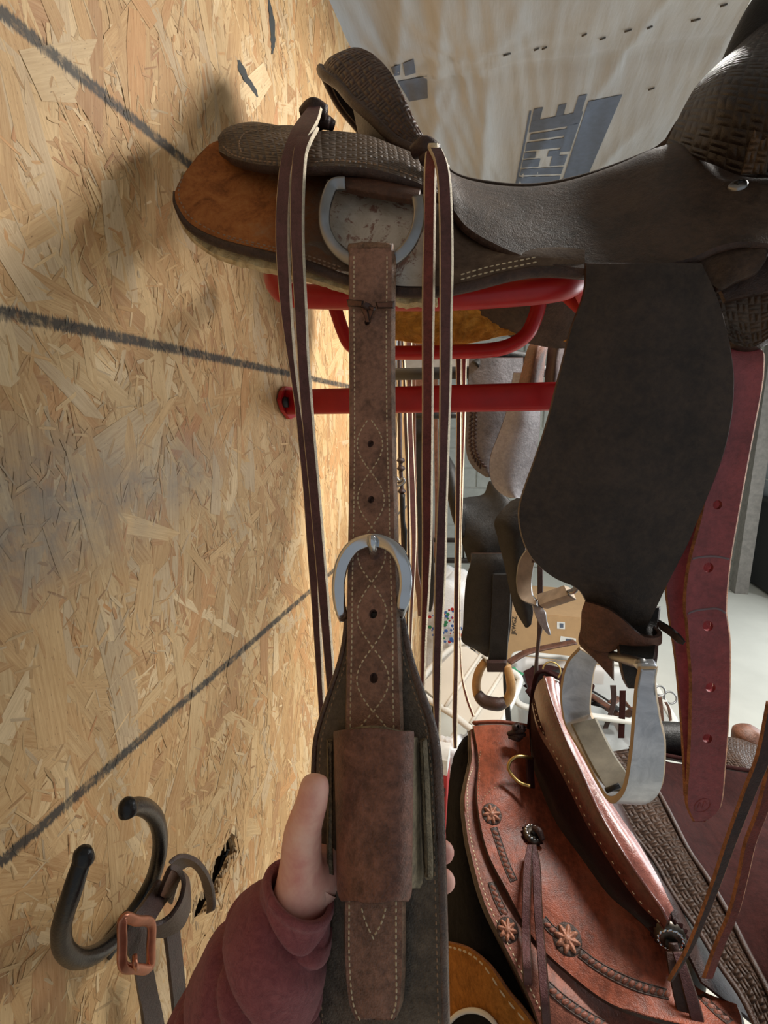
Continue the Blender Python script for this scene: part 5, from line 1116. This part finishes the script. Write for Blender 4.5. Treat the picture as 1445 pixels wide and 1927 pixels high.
hang('wide dark grey ribbed cinch strap hanging behind the red saddle string', 'cinch_strap', [(778, 808, 640, 1), (779, 808, 760, 1), (783, 812, 900, 1), (785, 815, 1000, 1), (786, 817, 1080, 1), (790, 816, 1130, 1), (796, 811, 1152, 1)], ['black_leather', 'black_leather', 'edge_brown'], 'cinch', .012)
hang('brown leather bridle cheek hanging near the black shelf', 'bridle_strap', [(816, 824, 640, 1), (816, 824, 760, 1), (817, 824, 860, 1), (818, 824, 960, 1), (816, 822, 1060, 1)], ['brown_leather'])
hang('broad dark brown leather strap hanging behind the reins', 'leather_strap', [(777, 800, 640, 1), (777, 800, 690, 1), (777, 800, 730, 1), (779, 797, 770, 1)], ['brown_leather', 'brown_leather', 'edge_brown'])
hang('short brown strap slanting behind the silver buckle', 'leather_strap', [(774, 782, 640, 1), (775, 783, 900, 1), (776, 786, 1050, 1), (779, 790, 1090, 1), (784, 797, 1130, 1), (786, 794, 1160, 1)], ['brown_leather'])
hang('thin grey cable loop hanging from the peg rail', 'cable', [(744, 748, 640, 1), (743, 746, 690, 1), (742, 746, 760, 1)], ['steel'], 'cable')
RY = PX(751, 700, .06).y
RP = thing('knotted_rope', 'brown braided rope with knots hanging on the strand board', 'rope', P(757, 1100, RY))
tube('cord', [(751, 590, RY), (752, 760, RY), (753, 860, RY), (755, 900, RY), (757, 950, RY), (758, 1010, RY), (760, 1080, RY)], .006, 'darkbrown_leather', RP, 50, 8)
for y in (867, 882, 908, 925): p = P(754+(y-860)*.03, y, RY); tube('knot', [p+Vector((0, 0, .008)), p, p-Vector((0, 0, .008))], [.008, .013, .005], 'darkbrown_leather', RP, 8, 10, pix=False)
tube('metal_snap', [(746, 898, RY-.02), (752, 905, RY-.02), (758, 900, RY-.02), (760, 906, RY-.02), (750, 914, RY-.02), (744, 916, RY-.02)], .004, 'steel', RP, 20, 8)
tube('tassel', [(757, 930, RY-.01), (758, 980, RY-.01), (761, 1000, RY-.01), (763, 1040, RY-.01)], [.008, .007, .008, .004], 'black_leather', RP, 20, 10)

# ------------------------------------------------------------------ things on the floor behind
bx = thing('cardboard_box', 'brown cardboard shipping box with white labels behind the plastic tote', 'box', (.75, 3.0, 0))
b0 = P(955, 1150, 2.75); b1 = P(1130, 1150, 2.75); bz = b0.z
box('carton', (b0.x-.02, 2.75, .0), (b1.x+.05, 3.25, bz), 'cardboard', bx, bev=.003)
def quad(name, pts, mat, parent): return obj(name, pts+[p+Vector((0, .002, 0)) for p in pts], [(0, 1, 2, 3), (7, 6, 5, 4), (0, 4, 5, 1), (1, 5, 6, 2), (2, 6, 7, 3), (3, 7, 4, 0)], mat, parent, smooth=False)
quad('label', [P(1048, 1183, 2.747), P(1063, 1184, 2.747), P(1063, 1171, 2.747), P(1048, 1170, 2.747)], 'label_white', bx)
quad('label_print', [P(1053, 1181, 2.744), P(1060, 1181, 2.744), P(1060, 1174, 2.744), P(1053, 1173, 2.744)], 'print_navy', bx)
quad('label', [P(1053, 1207, 2.747), P(1083, 1212, 2.747), P(1084, 1202, 2.747), P(1055, 1197, 2.747)], 'label_white', bx)
quad('label_print', [P(1064, 1207, 2.744), P(1078, 1209, 2.744), P(1079, 1204, 2.744), P(1065, 1202, 2.744)], 'print_navy', bx)
def text(name, s, loc, rot, size, mat, parent):
    cu = bpy.data.curves.new(name, 'FONT'); cu.body = s; cu.size = size; cu.extrude = .0008
    o = bpy.data.objects.new(name, cu); COL.objects.link(o); o.rotation_euler = rot; o.location = loc
    bpy.context.view_layer.update(); dg = bpy.context.evaluated_depsgraph_get(); me = bpy.data.meshes.new_from_object(o.evaluated_get(dg)); mw = o.matrix_world.copy()
    bpy.data.objects.remove(o); me.transform(Matrix.Translation(-root_loc(parent)) @ mw); me.materials.clear(); me.materials.append(MATS[mat])
    q = bpy.data.objects.new(name, me); COL.objects.link(q); q.parent = parent; return q
text('printed_text', 'JKWGZ', P(970, 1194, 2.746), (math.pi/2, -math.pi/2, 0), .034, 'ink', bx)
TZ = .40
tt = thing('plastic_tote', 'clear plastic storage tote with white rim full of tack', 'storage bin', (.68, 2.05, 0))
c = [PZ(985, 1330, TZ), PZ(1262, 1345, TZ), PZ(1150, 1228, TZ), PZ(955, 1226, TZ)]
xl, xr, y0, y1 = (c[0].x+c[3].x)/2, c[1].x, c[0].y, c[3].y
def rrect(xl, xr, y0, y1, z, r=.05, n=6):
    out = []
    for (cx, cy, a0) in ((xr-r, y1-r, 0), (xl+r, y1-r, 90), (xl+r, y0+r, 180), (xr-r, y0+r, 270)):
        for k in range(n+1): a = math.radians(a0+90*k/n); out.append(Vector((cx+r*math.cos(a), cy+r*math.sin(a), z)))
    return out
def tote(name, rings, mat, parent):
    V = []; fs = []; n = len(rings[0])
    for rg in rings: V += rg
    for k in range(len(rings)-1):
        for s in range(n): fs.append((k*n+s, k*n+(s+1) % n, (k+1)*n+(s+1) % n, (k+1)*n+s))
    fs.append(tuple(range(n))[::-1]); 
    return obj(name, V, fs, mat, parent)
tote('tub', [rrect(xl+.05, xr-.05, y0+.05, y1-.05, .004), rrect(xl+.02, xr-.02, y0+.02, y1-.02, TZ*.6), rrect(xl+.012, xr-.012, y0+.012, y1-.012, TZ-.01), rrect(xl+.016, xr-.016, y0+.016, y1-.016, TZ-.01), rrect(xl+.024, xr-.024, y0+.024, y1-.024, TZ*.6), rrect(xl+.055, xr-.055, y0+.055, y1-.055, .01)], 'bin_plastic', tt)
tube('rim', rrect(xl, xr, y0, y1, TZ), .011, 'plastic_white', tt, closed=True, interp=False, pix=False, seg=10, up=(0, 0, 1), flat=(1.2, .8))
for k in range(10):   # coiled tack heaped in the tote
    x = random.uniform(xl+.08, xr-.08); y = random.uniform(y0+.07, y1-.07); z = random.uniform(.26, .40)
    pts = [Vector((x+random.uniform(-.10, .10), y+random.uniform(-.09, .09), z+random.uniform(-.04, .05))) for _ in range(5)]
    pts = [Vector((min(max(p.x, xl+.05), xr-.05), min(max(p.y, y0+.05), y1-.05), p.z)) for p in pts]
    hm = random.choice(['darkbrown_leather', 'brown_leather', 'tooled_seat', 'black_leather'])
    o = tube('halter_strap', pts, .012, hm, None, 40, 8, pix=False, flat=(1.3, .35))
    tag(o, {'d': 'dark brown', 'b': 'mid brown', 't': 'oxblood red'}[hm[0]].replace('mid brown', 'black' if hm[1] == 'l' else 'mid brown')+' leather halter strap heaped in the clear plastic tote', 'strap', 'tack in the plastic tote')
pch = sheet('leather_pouch', [[P(985, 1262, 2.02), P(1020, 1250, 2.1), P(1065, 1258, 2.15)], [P(990, 1285, 1.95), P(1020, 1275, 1.98), P(1070, 1280, 2.02)], [P(1000, 1308, 1.9), P(1035, 1305, 1.92), P(1080, 1310, 1.95)]], ['tooled_seat', 'darkbrown_leather'], .03, None, 16, 12, pix=False)
tag(pch, 'dark red leather pouch lying in the plastic tote', 'pouch')
tag(tube('leather_rein', [P(957, 1247, 2.0), P(990, 1228, 2.05), P(1030, 1218, 2.1), P(1082, 1208, 2.15)], .016, 'brown_leather', None, 30, 8, pix=False, flat=(1.2, .3)), 'brown leather rein draped over the rim of the plastic tote', 'strap')
tag(tube('halter_buckle', [P(965, 1256, 1.95), P(972, 1264, 1.94), P(984, 1270, 1.93)], .010, 'print_green', None, 10, 8, pix=False, flat=(1.0, .4)), 'small mint green buckle strap lying in the plastic tote', 'buckle')
for (x, y, r) in ((1038, 1262, .035), (1261, 1313, .022), (1242, 1300, .018)):
    p = P(x, y, 1.95); u = Vector((1, 0, 0)); w_ = Vector((0, .5, .86))
    tag(tube('bit_ring', [p+u*(r*math.cos(a))+w_*(r*math.sin(a)) for a in np.linspace(0, 6.283, 17)[:-1]], .0035, 'brass' if x < 1100 else 'steel', None, 40, 8, closed=True, pix=False), 'thin brass ring standing among the tack in the plastic tote' if x < 1100 else 'small steel bit ring sticking up beside the red off billet', 'ring', 'bit rings')
hang('dark brown rein hanging over the near side of the plastic tote', 'leather_rein', [(1148, 1160, 1290, 1.80), (1150, 1160, 1320, 1.79), (1142, 1152, 1350, 1.78), (1134, 1144, 1372, 1.77)], ['darkbrown_leather', 'darkbrown_leather', 'edge_brown'], wall=False, group='straps at the tote')
hang('reddish strap hanging at the tote behind the stirrup', 'leather_strap', [(1166, 1178, 1300, 1.78), (1165, 1177, 1340, 1.77), (1163, 1175, 1390, 1.76)], ['tooled_seat'], wall=False, group='straps at the tote')
hang('brown strap with brass end standing out of the tote', 'leather_strap', [(1238, 1246, 1312, 1.8), (1240, 1248, 1330, 1.8), (1242, 1250, 1360, 1.8)], ['brown_leather'], wall=False, group='straps at the tote')
hang('thin brown strap curling past the red off billet', 'leather_strap', [(1250, 1256, 1322, 1.8), (1256, 1262, 1335, 1.8), (1260, 1266, 1362, 1.8)], ['brown_leather'], wall=False, group='straps at the tote')
ribbon('saddle_string', [(1011, 1022, 1000, 1.2), (1011, 1022, 1165, 1.2), (1010, 1018, 1200, 1.2), (1007, 1014, 1235, 1.2), (1004, 1013, 1270, 1.2), (1003, 1012, 1310, 1.2)], ['darkbrown_leather', 'darkbrown_leather', 'edge_brown'], .006, G, 30, 4)
# tote lid leaning
ld = thing('tote_lid', 'large translucent white plastic tote lid leaning in front of the tote', 'lid', P(900, 1390, 1.6))
LD = [[(790, 1290, 1.80), (830, 1245, 1.90), (868, 1212, 2.0)], [(800, 1325, 1.72), (860, 1290, 1.80), (920, 1248, 1.92)], [(820, 1360, 1.62), (895, 1325, 1.70), (955, 1272, 1.84)]]
LDp = [[(790, 1290, 1.66), (868, 1210, 1.80)], [(855, 1345, 1.52), (925, 1245, 1.74)], [(925, 1390, 1.42), (978, 1278, 1.68)]]
sheet('panel', LDp, ['lid_plastic'], .012, ld, 20, 16)
crn = [P(790, 1290, 1.655), P(868, 1210, 1.795), P(930, 1248, 1.73), P(972, 1270, 1.68), P(976, 1290, 1.65), P(950, 1345, 1.53), P(925, 1392, 1.415), P(855, 1347, 1.515)]
tube('rim', crn, .012, 'plastic_white', ld, 80, 8, closed=True, pix=False)
tube('stiffening_rib', [P(838, 1330, 1.545), P(905, 1232, 1.755)], .007, 'lid_plastic', ld, 6, 8, pix=False); tube('stiffening_rib', [P(885, 1362, 1.47), P(948, 1262, 1.70)], .007, 'lid_plastic', ld, 6, 8, pix=False)
def blob(name, c, rx, ry, rz, mat, parent=None, amp=.12, sc_=9, seg=28, rings=18):
    V = []; fs = []
    for i in range(rings+1):
        th = math.pi*i/rings
        for j in range(seg):
            ph = 2*math.pi*j/seg; d = Vector((math.sin(th)*math.cos(ph), math.sin(th)*math.sin(ph), math.cos(th)))
            k = 1+amp*noise.noise(d*2.2+c)+amp*.5*noise.noise(d*6+c); sq = lambda v: math.copysign(abs(v)**.7, v)
            V.append(c+Vector((rx*sq(d.x)*k, ry*sq(d.y)*k, rz*sq(d.z)*k)))
    for i in range(rings):
        for j in range(seg): fs.append((i*seg+j, (i+1)*seg+j, (i+1)*seg+(j+1) % seg, i*seg+(j+1) % seg))
    return obj(name, V, fs, mat, parent)
fb = thing('feed_bag', 'white plastic feed bag with blue and green print behind the hanging strings', 'bag', (.2, 2.35, 0))
bp = P(850, 1140, 2.35); bb = blob('sack', Vector((bp.x, 2.35, bp.z*.5+.09)), .17, .14, bp.z*.5+.09, 'bag_white', fb, .14)
for k in range(70):
    x = random.uniform(808, 868); y = random.uniform(1146, 1208); p = P(x, y, 2.185); r = random.uniform(.003, .011)
    disc_at(p, Vector((0, -1, .1)), r, random.choice(['print_blue', 'print_green', 'print_blue', 'carton_red']), 'print_spot', fb, .0006, 5)
bkz = P(862, 1470, 1.45).z; bx0 = P(862, 1470, 1.45).x
bkt = thing('rubber_bucket', 'black rubber bucket under the crumpled white cloth', 'bucket', (bx0, 1.47, 0))
tube('wall', [(bx0, 1.47, 0.0), (bx0, 1.47, bkz*.5), (bx0, 1.47, bkz)], [.07, .08, .09], 'black_rubber', bkt, 8, 24, pix=False)
tube('rim', [(bx0+.088*math.cos(a), 1.47+.088*math.sin(a), bkz-.005) for a in np.linspace(0, 6.283, 25)[:-1]], .007, 'black_rubber', bkt, 48, 8, closed=True, pix=False)
blb = blob('crumpled_cloth', Vector((bx0-.01, 1.46, bkz+.085)), .055, .05, .07, 'bag_white', None, .35); tag(blb, 'crumpled white cloth lying on the black rubber bucket', 'cloth')
rc = thing('red_carton', 'small red and white carton with letters beside the black pad', 'carton', Vector((P(826, 1540, 1.22).x, 1.26, 0)))
CY = 1.22; p0, p1 = P(812, 1530, CY), P(842, 1432, CY); zm = P(830, 1458, CY).z
box('lower_half', (p0.x-.06, CY, 0.0), (p1.x, CY+.08, zm), 'carton_red', rc); box('upper_half', (p0.x-.06, CY, zm), (p1.x, CY+.08, p1.z), 'label_white', rc)
text('printed_text', 'oz', P(837, 1502, CY-.002), (math.pi/2, -math.pi/2, 0), .034, 'ink', rc)
# right background: shelving with a clear tub
cb = thing('storage_cabinet', 'dark cabinet with black equipment beside the grey upright post', 'cabinet', (2.6, 4.1, 0))
q0 = PZ(1392, 1108, 0); cx0, cy0 = q0.x+.02, q0.y-.25
top = P(1400, 950, cy0).z
box('body', (cx0+.12, cy0, .03), (cx0+1.1, cy0+.6, top), 'cabinet_dark', cb, bev=.005); box('top_board', (cx0+.05, cy0-.04, top), (cx0+1.15, cy0+.6, top+.03), 'black_metal', cb); box('plinth', (cx0+.14, cy0-.25, .0), (cx0+1.1, cy0+.0, .05), 'black_metal', cb)
for k in range(2): tube('fan_ring', [Vector((cx0+.3+k*.33, cy0-.01, top*.55))+Vector((.13*math.cos(a), 0, .13*math.sin(a))) for a in np.linspace(0, 6.283, 21)[:-1]], .015, 'black_rubber', cb, 40, 8, closed=True, pix=False)
for k in range(6): box('vent_slat', (cx0+.16, cy0-.02, top*.35+k*.022), (cx0+.40, cy0, top*.35+k*.022+.010), 'black_metal', cb)
pt = box('steel_post', (cx0-.12, cy0+.1, 0), (cx0-.02, cy0+.2, CEIL-.05), 'plank_grey'); tag(pt, 'grey upright post beside the dark cabinet', 'post')
tb = thing('clear_tub', 'clear plastic tub standing on the dark cabinet', 'tub', (cx0+.3, cy0+.2, top+.03))
tz0, tz1 = top+.03, P(1430, 770, cy0).z
tote('wall', [rrect(cx0+.12, cx0+.62, cy0+.05, cy0+.45, tz0+.001), rrect(cx0+.10, cx0+.64, cy0+.04, cy0+.46, tz1), rrect(cx0+.11, cx0+.63, cy0+.05, cy0+.45, tz1), rrect(cx0+.13, cx0+.61, cy0+.06, cy0+.44, tz0+.01)], 'bin_plastic', tb)
tube('rim', rrect(cx0+.09, cx0+.65, cy0+.03, cy0+.47, tz1), .014, 'plastic_white', tb, closed=True, interp=False, pix=False, seg=8, up=(0, 0, 1))
for k in range(3): tube('band', rrect(cx0+.105, cx0+.635, cy0+.045, cy0+.455, tz0+(tz1-tz0)*(.2+.25*k)), .006, 'plastic_white', tb, closed=True, interp=False, pix=False, seg=6, up=(0, 0, 1))
